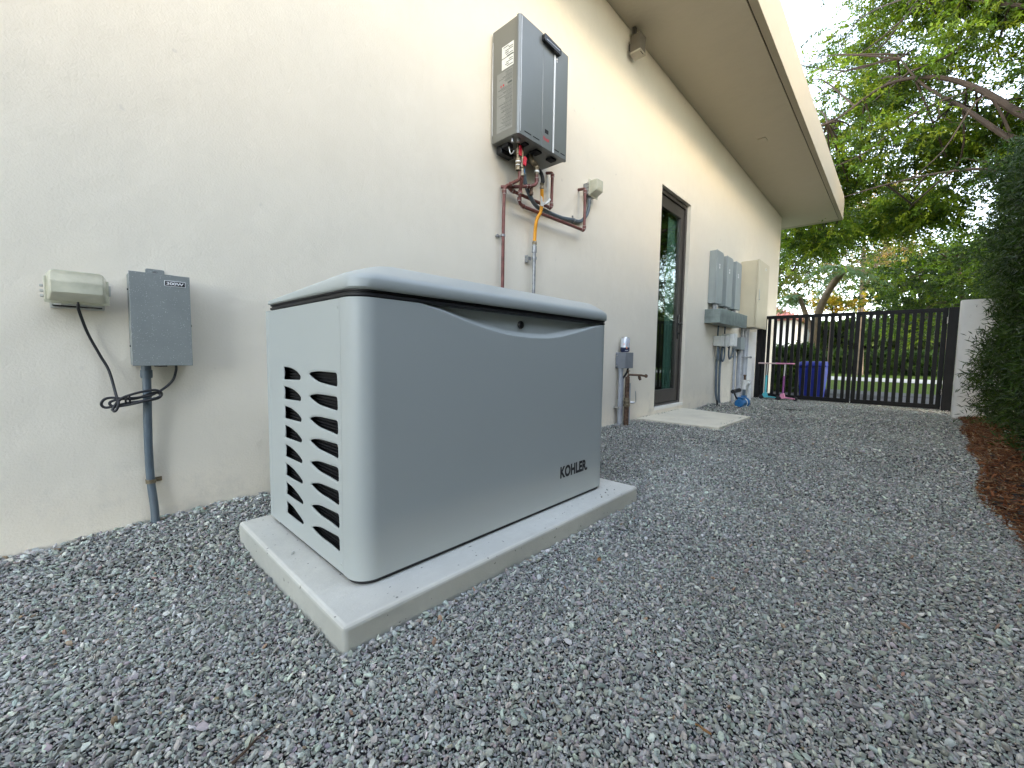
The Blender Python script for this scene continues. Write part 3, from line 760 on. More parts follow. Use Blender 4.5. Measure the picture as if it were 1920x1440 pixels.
pB = copper('copper_pipe', 'short red-brown pipe running out from the wall and up into the second heater port', [(2.05, -.012, 1.826), (2.078, -.06, 1.822), (2.222, -.128, 1.852), (2.266, -.142, 1.874), (2.271, -.14, 1.93), (2.271, -.14, 1.95)],
   [((2.205, -.122, 1.848), (1, -.5, .2)), ((2.271, -.14, 1.905), (0, 0, 1))])
b = MB(); b.tube([(2.271, -.14, 1.94), (2.271, -.14, 1.985), (2.262, -.14, 2.002), (2.225, -.132, 2.018), (2.217, -.13, 2.035), (2.217, -.13, 2.07)], [.014, .018, .015, .019, .015, .018, .013], 14, fil=.012); b.build('brass_fitting', M['brass'], pB)
b = MB(); b.lathe((2.271, -.14, 1.955), [(.0185, 0), (.0185, .012)], 16); pieces(b, 'white_collar', M['white'], pB)
b = MB(); b.lathe((2.240, -.12, 1.80), [(.012, 0), (.014, .003), (.014, .02), (.011, .022), (.011, .05)], 12); b.build('drain_stub', M['rust'], pB)
pC = copper('copper_pipe', 'red-brown pipe along the wall rising to a small loop beside the orange gas hose', [(2.078, -.06, 1.817), (2.096, -.06, 1.806), (2.545, -.06, 1.804), (2.551, -.06, 2.066), (2.553, -.0, 2.082)],
   [((2.118, -.06, 1.806), (1, 0, 0)), ((2.52, -.06, 1.804), (1, 0, 0)), ((2.5455, -.06, 1.828), (0, 0, 1)), ((2.551, -.06, 2.045), (0, 0, 1))])
pD = copper('copper_pipe', 'longest red-brown pipe, running low along the wall to the small right-hand outlet', [(2.097, -.16, 1.95), (2.100, -.155, 1.856), (2.126, -.12, 1.80), (2.140, -.10, 1.724), (2.209, -.08, 1.722), (2.968, -.08, 1.730), (2.966, -.08, 2.068), (2.985, 0, 2.085)],
   [((2.128, -.117, 1.79), (0, 0, 1)), ((2.136, -.104, 1.748), (0, 0, 1)), ((2.195, -.082, 1.722), (1, 0, 0)), ((2.94, -.08, 1.730), (1, 0, 0)), ((2.968, -.08, 1.755), (0, 0, 1)), ((2.966, -.08, 2.046), (0, 0, 1))])
b = MB(); b.lathe((2.097, -.158, 1.87), [(.012, 0), (.017, .002), (.017, .02), (.013, .025), (.013, .05), (.018, .055), (.018, .08), (.012, .085), (.012, .19)], 14); b.build('brass_fitting', M['brass'], pD)
b = MB(); b.prism(rnd_poly([(-.014, 0), (.012, -.004), (.016, .03), (.020, .05), (-.002, .058), (-.012, .03)], .006), [], lambda a, c, t: (2.094+a, t, 1.935+c), -.186, -.179); b.build('valve_lever', M['redvalve'], pD, bevel=.002)
b = MB(); b.prism(rnd_poly([(-.006, 0), (.016, 0), (.018, .035), (-.004, .04)], .005), [], lambda a, c, t: (2.118+a, t, 1.90+c), -.150, -.143); b.build('valve_lever', M['blue_valve'], pD, bevel=.002)
gp = thing('gas_line', (2.366, -.05, 0), 'orange flexible gas hose joined to a grey iron pipe below the heater', 'gas line')
b = MB(); b.tube([(2.20, -.11, 2.06), (2.24, -.12, 2.02), (2.30, -.13, 1.99), (2.338, -.13, 1.965), (2.351, -.13, 1.93), (2.352, -.125, 1.915)], .0135, 12, sub=5); b.build('black_elbow', M['black'], gp)
b = MB(); b.lathe((2.355, -.12, 1.872), [(.010, 0), (.016, .003), (.016, .018), (.012, .02), (.012, .03), (.015, .034), (.015, .045)], 8); b.lathe((2.367, -.05, 1.498), [(.012, 0), (.017, .002), (.017, .022), (.012, .03)], 8); pieces(b, 'brass_nut', M['brass'], gp)
b = MB(); b.tube([(2.355, -.12, 1.875), (2.375, -.105, 1.80), (2.376, -.095, 1.73), (2.358, -.075, 1.67), (2.360, -.06, 1.60), (2.367, -.05, 1.51)], .0125, 14, sub=6); b.build('orange_hose', M['orange'], gp)
b = MB(); b.cyl((2.366, -.05, 1.50), (2.366, -.05, -.05), .0125, seg=14); b.lathe((2.366, -.05, 1.44), [(.013, 0), (.018, .002), (.018, .05), (.013, .055)], 14); b.build('iron_pipe', M['iron'], gp)
b = MB(); b.box(2.318, 2.322, -.03, -.0005, 1.37, 1.422); b.box(2.322, 2.345, -.004, -.0005, 1.37, 1.422); b.box(2.322, 2.350, -.034, -.029, 1.385, 1.41); b.lathe((2.366, -.05, 1.392), [(.013, 0), (.019, 0), (.019, .018), (.013, .018)], 12); b.build('pipe_bracket', M['iron'], gp)
b = MB(); b.prism([(-.028, -.035), (.022, -.028), (.026, .030), (-.026, .034)], [], lambda a, c, t: (2.366+a, -.117-t+a*.2, 1.79+c), 0, .0012); b.tube([(2.385, -.12, 1.775), (2.42, -.125, 1.80), (2.455, -.11, 1.832)], [.003, .010, .012], 8); b.build('tag', M['tag'], gp)
# right outlet and flexible conduit
o2 = thing('outlet_box', (3.11, 0, 2.1), 'small grey outlet with a clouded bubble cover, right of the heater pipes', 'outlet')
b = MB(); b.box(3.055, 3.175, -.058, -.001, 2.055, 2.155); b.build('box', M['iron'], o2, bevel=.003)
b = MB(); b.box(3.045, 3.185, -.066, -.059, 2.043, 2.178); b.build('faceplate', M['cover'], o2, bevel=.002)
bubble(.118, .115, .060, 3.115, 2.110, -.067, M['cover'], o2)
b = MB()
for k in range(4): b.box(3.038, 3.0445, -.066, -.052, 2.06+k*.027, 2.07+k*.027)
pieces(b, 'hinge', M['lgbox'], o2)
b = MB(); b.cyl((3.098, -.035, 2.055), (3.098, -.035, 2.020), .016, seg=12); b.build('conduit_fitting', M['jb'], o2)
fc = MB(); fc.tube([(2.15, -.10, 2.05), (2.17, -.11, 1.93), (2.20, -.10, 1.865), (2.297, -.075, 1.798), (2.40, -.04, 1.782), (2.485, -.03, 1.783), (2.707, -.018, 1.788), (2.852, -.016, 1.806), (2.99, -.02, 1.822), (3.07, -.03, 1.89), (3.097, -.035, 1.965), (3.098, -.035, 2.03)], .0145, 12, sub=6)
fo = fc.build('flexible_conduit', M['conduit']); tag(fo, 'grey flexible conduit sagging from the heater to the small outlet at its right', 'conduit')
b = MB(); b.lathe((2.895, -.0165, 1.812), [(.0155, 0), (.018, 0), (.018, .012), (.0155, .012)], 12, axis='x'); b.box(2.897, 2.905, -.012, -.0005, 1.79, 1.85); b.build('strap', M['iron'], fo)

# ------------------------------------------------------------------ small junction box, can, standpipe beside the door
jb = thing('junction_box', (3.80, 0, .65), 'small grey junction box on the wall carrying a drink can, beside the standpipe', 'junction box')
b = MB(); b.box(3.700, 3.866, -.109, -.002, .575, .731); b.build('enclosure', M['jb'], jb, bevel=.004)
b = MB(); b.cyl((3.686, -.02, .70), (3.699, -.02, .70), .008, seg=10); b.cyl((3.686, -.02, .60), (3.699, -.02, .60), .008, seg=10); pieces(b, 'screw', M['steel'], jb)
b = MB(); b.cyl((3.735, -.045, .575), (3.735, -.045, .54), .025); b.cyl((3.735, -.045, .555), (3.735, -.045, -.06), .021); b.build('conduit', M['conduit_l'], jb)
b = MB(); b.tube([(3.835, -.07, .575), (3.82, -.065, .53), (3.79, -.04, .47)], .010, 10, sub=4); b.build('flexible_whip', M['black'], jb)
b = MB(); b.cyl((3.79, -.035, .48), (3.79, -.035, -.06), .0145); b.lathe((3.79, -.035, .29), [(.0145, 0), (.018, 0), (.018, .018), (.0145, .018)], 12); b.build('conduit', M['conduit_l'], jb)
b = MB(); b.box(3.690, 3.713, -.05, -.001, .175, .19); b.lathe((3.735, -.045, .174), [(.0215, 0), (.0245, 0), (.0245, .016), (.0215, .016)], 14); b.build('strap', M['steel'], jb)
cn = thing('drink_can', (3.785, -.056, .7325), 'white drink can with a navy base standing on the small junction box', 'can')
b = MB(); cx, cy, cz = 3.785, -.056, .7325
b.lathe((cx, cy, cz), [(0, .002), (.034, .001), (.038, .004), (.045, .013), (.045, .048)], 24, M['navy']); b.lathe((cx, cy, cz), [(.045, .048), (.045, .136)], 24, M['canw']); b.lathe((cx, cy, cz), [(.045, .136), (.039, .148), (.038, .151), (.036, .149), (0, .148)], 24, M['steel'])
b.build('body', None, cn)
def onring(th0, th1, z0, z1, r=.0454, mat=None, b=None):
    n = 5; vs = []
    for i in range(n):
        a = R(th0+(th1-th0)*i/(n-1)); vs += [(cx+r*math.cos(a), cy+r*math.sin(a), z0), (cx+r*math.cos(a), cy+r*math.sin(a), z1)]
    b.add(vs, [(2*i, 2*i+2, 2*i+3, 2*i+1) for i in range(n-1)], mat)
b = MB()
onring(222, 236, cz+.035, cz+.055, mat=M['canorange'], b=b); onring(210, 250, cz+.012+.003, cz+.022, mat=M['canw'], b=b); onring(190, 200, cz+.07, cz+.09, mat=M['canorange'], b=b); onring(262, 270, cz+.07, cz+.09, mat=M['canorange'], b=b)
for k in range(9): onring(224+(k % 2)*4, 236-(k % 3)*3, cz+.062+k*.0075, cz+.066+k*.0075, mat=M['canblue'], b=b)
pieces(b, 'print', None, cn, fix=False)
sp = thing('standpipe', (3.88, -.09, 0), 'rusty water standpipe with brass tap and lever valve in the gravel left of the door', 'standpipe')
b = MB(); b.cyl((3.802, -.085, -.05), (3.802, -.085, .20), .025); b.cyl((3.802, -.085, .27), (3.802, -.085, .49), .022); b.build('riser', M['rust'], sp)
b = MB(); b.cyl((3.905, -.05, -.05), (3.905, -.05, .42), .019); b.build('pvc_riser', M['conduit_l'], sp)
b = MB(); b.lathe((3.802, -.085, .19), [(.025, 0), (.034, .004), (.034, .025), (.029, .03), (.033, .04), (.033, .058), (.028, .062), (.028, .085), (.022, .09)], 16); b.build('valve', M['brass'], sp)
b = MB(); b.tube([(3.835, -.13, .225), (3.87, -.145, .235), (3.875, -.145, .27), (3.873, -.14, .345)], .004, 8, sub=4); b.cyl((3.81, -.10, .232), (3.85, -.14, .232), .010, seg=8); b.build('lever', M['steel'], sp)
b = MB(); b.tube([(3.802, -.085, .48), (3.81, -.095, .51), (3.93, -.16, .505), (3.96, -.19, .498)], .011, 10, fil=.01); b.tube([(3.92, -.15, .50), (3.925, -.155, .475), (3.93, -.16, .455)], [.012, .016, .011], 10); b.build('tap', M['rust'], sp)
b = MB(); b.lathe((3.966, -.20, .498), [(0, 0), (.006, 0), (.018, .002), (.02, .005), (.006, .008), (.004, .016)], 10, axis='x'); b.cyl((3.806, -.09, .505), (3.806, -.09, .55), .005, seg=8); b.lathe((3.806, -.09, .545), [(.017, 0), (.02, .003), (.017, .006)], 12); pieces(b, 'hand_wheel', M['rust'], sp)

# ------------------------------------------------------------------ speaker under the soffit
sk = thing('wall_speaker', (3.78, -.06, 3.6), 'small brown and beige box speaker fixed high under the roof overhang', 'speaker')
b = MB(); b.prism(rnd_poly([(3.722, -.035), (3.832, -.035), (3.832, -.14), (3.722, -.14)], .004), [], lambda a, c, t: (a, c, t), 3.543, 3.69); b.build('cabinet', M['spk'], sk, bevel=.004)
b = MB(); b.prism(rnd_poly([(3.720, -.033), (3.834, -.033), (3.834, -.142), (3.720, -.142)], .004), [], lambda a, c, t: (a, c, t), 3.528, 3.5425); b.build('bottom_trim', M['spkl'], sk, bevel=.003)
b = MB(); b.box(3.745, 3.80, -.136, -.130, 3.5268, 3.5278); pieces(b, 'slot', M['dark'], sk)
b = MB(); b.box(3.765, 3.80, -.06, -.03, 3.69, 3.7995); b.box(3.765, 3.80, -.034, -.0005, 3.60, 3.66); b.build('bracket', M['bronze'], sk, bevel=.003)

# ------------------------------------------------------------------ meter stack
GM = 'grey narrow enclosures above the metal trough'
def enclosure(x, lab):
    t = thing('switch_enclosure', (x+.145, 0, 1.47), lab, 'electrical box', GM)
    b = MB(); b.box(x, x+.29, -.088, -.002, 1.475, 2.215); b.build('body', M['meter'], t, bevel=.004)
    b = MB(); b.box(x-.003, x+.293, -.107, -.089, 1.472, 2.20); b.prism([(x, 2.20), (x+.29, 2.20), (x+.29, 2.222), (x, 2.222)], [], lambda a, c, tt: (a, tt, c), -.098, -.089); b.build('cover', M['meter'], t, bevel=.004)
    b = MB(); b.box(x+.10, x+.135, -.1082, -.1072, 1.97, 2.0); b.box(x+.10, x+.135, -.1082, -.1072, 2.01, 2.035); pieces(b, 'sticker', M['white'], t)
    b = MB(); b.cyl((x+.13, -.055, 1.475), (x+.13, -.055, 1.386), .033); b.lathe((x+.13, -.055, 1.43), [(.033, 0), (.040, 0), (.040, .03), (.033, .03)], 16); b.build('nipple', M['iron'], t)
    return t
enclosure(6.30, 'grey narrow enclosure nearest the glass door, above the metal trough')
enclosure(6.775, 'grey narrow enclosure in the middle of the three above the metal trough')
enclosure(7.245, 'grey narrow enclosure against the big beige cabinet, above the metal trough')
tr = thing('wiring_trough', (6.87, 0, 1.28), 'long galvanised metal trough on the wall under three grey enclosures', 'wiring trough')
b = MB(); b.box(6.20, 7.56, -.212, -.002, 1.185, 1.378); b.build('trough', M['galv'], tr, bevel=.003)
b = MB(); b.box(6.196, 7.564, -.2165, -.2125, 1.178, 1.384); b.build('cover', M['galv'], tr, bevel=.001)
bc = thing('electrical_cabinet', (8.26, 0, 1.2), 'tall beige steel electrical cabinet on the wall near the black gate', 'cabinet')
b = MB(); b.box(7.90, 8.62, -.245, -.002, 1.225, 2.335); b.build('body', M['beige'], bc, bevel=.004)
b = MB(); b.box(7.895, 8.628, -.276, -.2475, 1.215, 2.342); b.build('door', M['beige'], bc, bevel=.005)
b = MB(); b.box(8.33, 8.41, -.278, -.2765, 2.22, 2.26, M['label']); b.box(8.36, 8.385, -.2788, -.2782, 2.228, 2.252, M['ink']); b.build('badge', None, bc)
b = MB(); b.box(7.99, 8.02, -.280, -.2765, 1.68, 1.86); b.cyl((8.005, -.278, 1.69), (8.005, -.292, 1.69), .008, seg=10); b.box(8.38, 8.42, -.279, -.2765, 1.235, 1.265); pieces(b, 'latch', M['steel'], bc)
GD = 'small pale disconnect boxes under the trough'
def dbox(x0, x1, y, z0, z1, lab, mat='lgbox'):
    t = thing('disconnect_box', ((x0+x1)/2, 0, z0), lab, 'electrical box', GD)
    b = MB(); b.box(x0, x1, -y+.015, -.002, z0, z1); b.build('body', M[mat], t, bevel=.006)
    b = MB(); b.box(x0-.004, x1+.004, -y, -y+.0145, z0-.004, z1+.004); b.build('cover', M[mat], t, bevel=.004)
    b = MB(); b.cyl(((x0+x1)/2, -y/2, z0), ((x0+x1)/2, -y/2, z0-.03), .018, seg=12); b.build('gland', M['black'], t)
dbox(6.62, 6.78, .11, .87, 1.02, 'pale square box under the trough, nearest the glass door')
dbox(6.82, 6.98, .13, .87, 1.03, 'pale box under the trough, second from the glass door')
dbox(7.02, 7.17, .19, .88, 1.07, 'whitish box standing out farthest from the wall under the trough', 'pvc')
dbox(7.62, 7.88, .13, .84, 1.04, 'grey square box on the wall under the beige cabinet', 'meter')
b = MB()
def cable(name, pts, r, lab, mat='conduit', grp='grey cables hanging below the small boxes'):
    b = MB(); b.tube(pts, r, 10, sub=6); o = b.build(name, M[mat]); tag(o, lab, 'cable', grp)
cable('hanging_cable', [(6.66, -.06, .86), (6.665, -.06, .75), (6.71, -.06, .66), (6.76, -.05, .74), (6.765, -.045, .86), (6.74, -.03, 1.02), (6.72, -.04, 1.18)], .012, 'leftmost looped cable below the small pale boxes')
cable('hanging_cable', [(6.72, -.055, .845), (6.74, -.03, .6), (6.76, -.03, .3), (6.79, -.035, .1), (6.86, -.05, -.01), (6.92, -.08, -.05)], .018, 'long cable curving forward into the gravel left of the blue pump')
cable('hanging_cable', [(6.90, -.055, .845), (6.92, -.03, .6), (6.92, -.03, .3), (6.925, -.035, .08), (6.95, -.05, -.08)], .018, 'long straight cable into the gravel, nearer the blue pump')
cable('hanging_cable', [(6.87, -.07, .85), (6.86, -.06, .72), (6.93, -.06, .64), (7.0, -.06, .70), (7.04, -.05, .86), (7.04, -.04, .95), (7.04, -.04, 1.18)], .011, 'looped cable between the second box and the whitish box')
cable('hanging_cable', [(7.09, -.10, .86), (7.12, -.09, .75), (7.25, -.07, .68), (7.42, -.05, .72), (7.55, -.03, .80), (7.64, -.03, .86)], .013, 'looped cable sagging from the whitish box towards the conduits')
GC = 'vertical conduits under the beige cabinet'
for k, (x, y, r, z1, lab) in enumerate([(7.66, -.03, .013, .84, 'thin conduit under the grey square box'), (7.72, -.03, .013, .84, 'second thin conduit under the grey square box'), (7.84, -.06, .034, .84, 'fat pale conduit under the grey square box'), (8.0, -.05, .022, 1.22, 'conduit left of the widest pair under the beige cabinet'), (8.12, -.06, .036, 1.22, 'fattest blue-grey conduit under the beige cabinet'), (8.26, -.06, .032, 1.22, 'rightmost blue-grey conduit under the beige cabinet')]):
    b = MB(); b.cyl((x, y, -.12), (x, y, z1), r); b.lathe((x, y, z1-.05), [(r, 0), (r*1.2, 0), (r*1.2, .05)], 14); o = b.build('conduit', M['conduit_l' if r > .03 or r < .015 else 'iron']); tag(o, lab, 'conduit', GC)
b = MB(); b.box(7.62, 8.36, -.012, -.001, .70, .73); b.cyl((7.95, -.11, .715), (8.36, -.11, .715), .012, seg=10); b.cyl((8.36, -.11, .715), (8.385, -.11, .715), .02, seg=10); b.cyl((8.36, -.11, .715), (8.36, -.012, .715), .008, seg=8); b.cyl((7.95, -.11, .715), (7.95, -.012, .715), .008, seg=8)
o = b.build('support_rail', M['iron']); tag(o, 'horizontal metal strut clamping the conduits to the wall', 'strut')
b = MB(); b.tube([(6.40, -.17, -.04), (6.36, -.18, .04), (6.33, -.18, .085)], .011, 8); o = b.build('cut_conduit', M['black']); tag(o, 'short black stub of conduit sticking out of the gravel by the slab', 'conduit stub')

# ------------------------------------------------------------------ pump
pp = thing('water_pump', (6.85, -.40, -.04), 'blue electric water pump with white pvc pipes on the gravel', 'pump')
PY = -.42; PX = 6.66; PZ = .045
b = MB(); b.lathe((PX-.14, PY, PZ), [(0, 0), (.03, 0), (.055, .004), (.062, .02), (.062, .04), (.058, .045), (.058, .20), (.066, .205), (.066, .225), (.03, .23)], 28, axis='x'); b.build('motor', M['pump'], pp)
b = MB(); b.lathe((PX+.09, PY, PZ), [(0, 0), (.05, 0), (.078, .01), (.082, .03), (.082, .055), (.07, .075), (.035, .09), (.035, .13), (.045, .13), (.045, .145), (0, .145)], 28, axis='x'); b.box(PX+.07, PX+.16, PY-.03, PY+.03, PZ+.07, PZ+.10); b.build('pump_head', M['pump'], pp, bevel=.003)
b = MB(); b.box(PX-.12, PX+.02, PY-.04, PY+.04, PZ+.055, PZ+.088); b.box(PX-.09, PX-.02, PY-.055, PY+.055, -.05, PZ-.045); b.build('terminal_cover', M['pump'], pp, bevel=.004)
b = MB(); b.lathe((PX+.035, PY, PZ), [(.0665, 0), (.0672, .001), (.0672, .045), (.0665, .046)], 28, axis='x'); b.build('white_band', M['pvc'], pp)
b = MB(); b.cyl((PX+.115, PY, PZ+.10), (PX+.115, PY, PZ+.20), .022); b.build('dark_riser', M['conduit'], pp)
b = MB(); b.cyl((PX+.115, PY, PZ+.19), (PX+.115, PY, PZ+.33), .031); b.tube([(PX+.115, PY, PZ+.27), (PX+.36, PY+.0, PZ+.275), (PX+.36, PY, PZ+.15)], .025, 14, fil=.04); b.cyl((PX+.36, PY, PZ+.20), (PX+.36, PY, PZ+.02), .036); b.cyl((PX+.36, PY, PZ+.10), (PX+.36, PY, -.12), .028); b.cyl((PX+.33, PY, PZ+.28), (PX+.365, PY, PZ+.28), .034)
b.tube([(PX+.20, PY, PZ), (PX+.36, PY, PZ)], .028, 14); b.build('pvc_pipe', M['pvc'], pp)
b = MB(); b.cyl((PX+.115, PY, PZ+.33), (PX+.115, PY, PZ+.39), .015); b.box(PX+.075, PX+.155, PY-.012, PY+.012, PZ+.39, PZ+.405); b.build('shutoff_valve', M['rust'], pp)
b = MB(); b.cyl((PX-.08, PY+.10, PZ+.16), (PX+.26, PY+.10, PZ+.165), .030, seg=12); b.build('black_pipe', M['black'], pp)
b = MB(); b.tube([(PX-.20, PY+.05, PZ+.16), (PX-.16, PY+.04, PZ+.10), (PX-.10, PY+.02, PZ+.05), (PX-.06, PY, PZ+.04)], .011, 8, sub=4); b.build('power_lead', M['black'], pp)

# ------------------------------------------------------------------ gate (x = 9)
XG = 9.0; GB, GT = -.035, 1.49
def gate_leaf(y0, y1, lab, n, side):
    t = thing('gate_leaf', (XG, (y0+y1)/2, GB), lab, 'gate', 'black metal gate leaves')
    b = MB()
    b.prism([(y0, GB), (y1, GB), (y1, GT), (y0, GT)], [[(y0+.055, GB+.07), (y0+.055, GT-.06), (y1-.055, GT-.06), (y1-.055, GB+.07)]], lambda a, c, tt: (tt, a, c), XG-.025, XG+.025)
    b.build('frame', M['gate'], t, bevel=.003)
    b = MB(); sp_ = (y1-y0-.11)/n
    for k in range(n):
        yc = y0+.055+sp_*(k+.5)
        if k in (0, n-1) and False: continue
        b.box(XG-.018, XG+.018, yc-.024, yc+.024, GB+.07, GT-.06)
    b.build('bars', M['gate'], t)
    b = MB(); yy = y0+.03 if side > 0 else y1-.03
    b.box(XG-.045, XG-.026, yy-.025, yy+.025, .90, .99); b.cyl((XG-.045, yy, .945), (XG-.07, yy, .945), .012, seg=10); b.box(XG-.035, XG-.026, yy-.02, yy+.02, .25, .50)
    pieces(b, 'latch', M['gate'], t, bevel=.003)
    b = MB(); yh = y1-.008 if side > 0 else y0+.008
    for z in (.18, 1.25): b.cyl((XG-.04, yh, z), (XG-.04, yh, z+.10), .014, seg=10)
    pieces(b, 'hinge', M['blackgloss'], t)
gate_leaf(-1.488, -.152, 'left leaf of the black slatted gate, behind the two scooters', 13, 1)
gate_leaf(-2.560, -1.502, 'right leaf of the black slatted gate, showing lawn through its bars', 11, -1)
for y0, y1, lab in ((-.145, -.06, 'black metal gate post against the house wall'), (-2.672, -2.567, 'wide black metal gate post beside the white pier')):
    b = MB(); b.box(XG-.045, XG+.045, y0, y1, -.12, GT+.004); o = b.build('gate_post', M['gate'], bevel=.004); tag(o, lab, 'gate post')
b = MB(); b.prism(rnd_poly([(7.9, -2.612), (8.12, -2.612), (8.12, -3.5), (7.9, -3.5)], [.05, .05, .02, .02], 6), [], lambda a, c, t: (a, c, t), -.15, 1.485)
o = b.build('stucco_pier', M['pier'], bevel=.03, seg=4); tag(o, 'white stucco pier with rounded edges between the black gate and the hedge', 'pier')
b = MB(); b.box(8.42, 8.95, -.055, -.004, -.15, 1.19); o = b.build('wall_stub', M['pier'], bevel=.006); tag(o, 'narrow white stub of wall beneath the beige cabinet beside the gate', 'wall')

# ------------------------------------------------------------------ scooters, bin, stick
def scooter(y, barm, stemm, deckm, lab, rot):
    t = thing('kick_scooter', (8.78, y, -.05), lab, 'scooter', 'kick scooters leaning at the gate')
    x = 8.78; g = -.052
    b = MB(); b.cyl((x, y, g+.10), (x, y-.005, g+.44), .016, seg=12); b.build('lower_stem', M[stemm], t)
    b = MB(); b.cyl((x, y-.005, g+.44), (x, y-.01, g+.655), .011, seg=12); b.build('upper_stem', M['steel'], t)
    b = MB(); b.cyl((x, y-.14, g+.66), (x, y+.125, g+.66), .0125, seg=12); b.sphere((x, y-.14, g+.66), .016, 10); b.sphere((x, y+.125, g+.66), .016, 10); b.build('handlebar', M[barm], t)
    b = MB(); b.prism(rnd_poly([(-.045, .03), (.045, .03), (.032, .115), (-.018, .13)], .012), [], lambda a, c, tt: (tt, y+a, g+c), x-.04, x+.04)
    b.prism(rnd_poly([(-.03, .06), (-.19, .045), (-.19, .030), (-.03, .04)], .006), [], lambda a, c, tt: (tt, y+a, g+c), x-.045, x+.045); b.build('deck', M[deckm], t, bevel=.006)
    for dy, dx in ((.055, -.05), (.055, .05), (-.19, 0)):
        b = MB(); b.lathe((x+dx-.012, y+dy, g+.038), [(.0, 0), (.032, 0), (.038, .006), (.038, .018), (.032, .024), (0, .024)], 16, axis='x'); pieces(b, 'wheel', M['black'], t)
scooter(-.29, 'palegrip', 'turq', 'turq', 'turquoise kick scooter with dull pink handlebar, nearest the house wall', 0)
scooter(-.565, 'pink', 'purple', 'pink', 'pink kick scooter with purple stem and pink handlebar', 0)
bn = thing('recycling_bin', (9.75, -.85, -.06), 'blue wheeled bin standing behind the left gate leaf', 'bin')
b = MB(); vs = []
for z, k in ((-.06, .82), (.55, 1.0)):
    for sx, sy in ((-1, -1), (1, -1), (1, 1), (-1, 1)): vs.append((9.95+sx*.25*k, -.85+sy*.215*k, z))
b.add(vs, [(3, 2, 1, 0), (4, 5, 6, 7), (0, 1, 5, 4), (1, 2, 6, 5), (2, 3, 7, 6), (3, 0, 4, 7)]); b.build('body', M['bin'], bn, bevel=.02)
b = MB(); b.box(9.69, 10.22, -1.075, -.625, .552, .585); b.prism([(9.70, .585), (10.20, .585), (10.1, .655), (9.80, .64)], [], lambda a, c, t: (a, t, c), -1.06, -.64); b.build('lid', M['bin'], bn, bevel=.012)
b = MB(); b.cyl((10.2, -1.03, .03), (10.2, -1.08, .03), .09); b.cyl((10.2, -.67, .03), (10.2, -.62, .03), .09); pieces(b, 'wheel', M['black'], bn)
b = MB(); b.prism([(6.86, -.80), (6.88, -.83), (6.99, -1.08), (6.965, -1.10)], [], lambda a, c, t: (a, c, t), -.036, -.018); o = b.build('flat_stick', M['wood'], bevel=.002); tag(o, 'flat dark strip lying on the gravel in front of the gate', 'strip')

# ------------------------------------------------------------------ foliage helpers
def leaves(P, D, ln, wd, fold=.25):
    """rhombus leaves: P base points, D unit directions; returns verts, quads"""
    n = len(P); up = rng.normal(size=(n, 3)); up[:, 2] += .6
    S = np.cross(D, up); S /= np.linalg.norm(S, axis=1)[:, None]+1e-9
    N_ = np.cross(S, D)
    ln = ln*rng.uniform(.7, 1.25, n)[:, None]; wd = wd*rng.uniform(.75, 1.25, n)[:, None]
    a = P; c = P+D*ln-N_*ln*.12; q = P+D*ln*.45
    v1 = q+S*wd*.5+N_*wd*fold; v2 = q-S*wd*.5+N_*wd*fold
    V = np.stack([a, v1, c, v2], 1).reshape(-1, 3)
    Fq = np.arange(n*4).reshape(n, 4)
    return V, Fq
def unit(a): return a/(np.linalg.norm(a, axis=1)[:, None]+1e-9)
def tints(n, cols, jit=.18):
    c = np.array(cols)[rng.integers(0, len(cols), n)]
    return np.clip(c*rng.uniform(1-jit, 1+jit, (n, 1))*rng.uniform(.93, 1.07, (n, 3)), 0, 1)
def twig_foliage(C, nper, tl, ln, wd, cols, droop=.3, out=None, patch=True):
    """C twig base points; leaves strung along drooping twigs. each twig keeps one tint family"""
    n = len(C); d = unit(rng.normal(size=(n, 3))*[1, 1, .55]+(0 if out is None else out)); d[:, 2] -= droop*.3; d = unit(d)
    t = np.tile(np.linspace(.1, 1, nper), n); idx = np.repeat(np.arange(n), nper)
    L = tl*rng.uniform(.6, 1.3, n)[idx]
    Pp = C[idx]+d[idx]*(t*L)[:, None]; Pp[:, 2] -= droop*.5*L*t**2
    side = unit(np.cross(d[idx], rng.normal(size=(len(idx), 3))))
    D = unit(d[idx]*.5+side*rng.choice([-1, 1], len(idx))[:, None]*.8+rng.normal(size=(len(idx), 3))*.25); D[:, 2] -= droop*.6; D = unit(D)
    V, Fq = leaves(Pp, D, ln, wd)
    tc = tints(n, cols, .22)[idx]*rng.uniform(.82, 1.18, (len(idx), 1))
    # thin stems
    return V, Fq, np.repeat(np.clip(tc, 0, 1), 4, axis=0), (C, d, tl)
def blob_points(blobs, dens):
    out = []
    for (cx, cy, cz, rx, ry, rz) in blobs:
        n = max(3, int(dens*rx*ry*rz*4.19))
        u = unit(rng.normal(size=(n, 3))); r = rng.uniform(.15, 1, n)**.45
        out.append(np.array([cx, cy, cz])+u*r[:, None]*np.array([rx, ry, rz]))
    return np.concatenate(out)
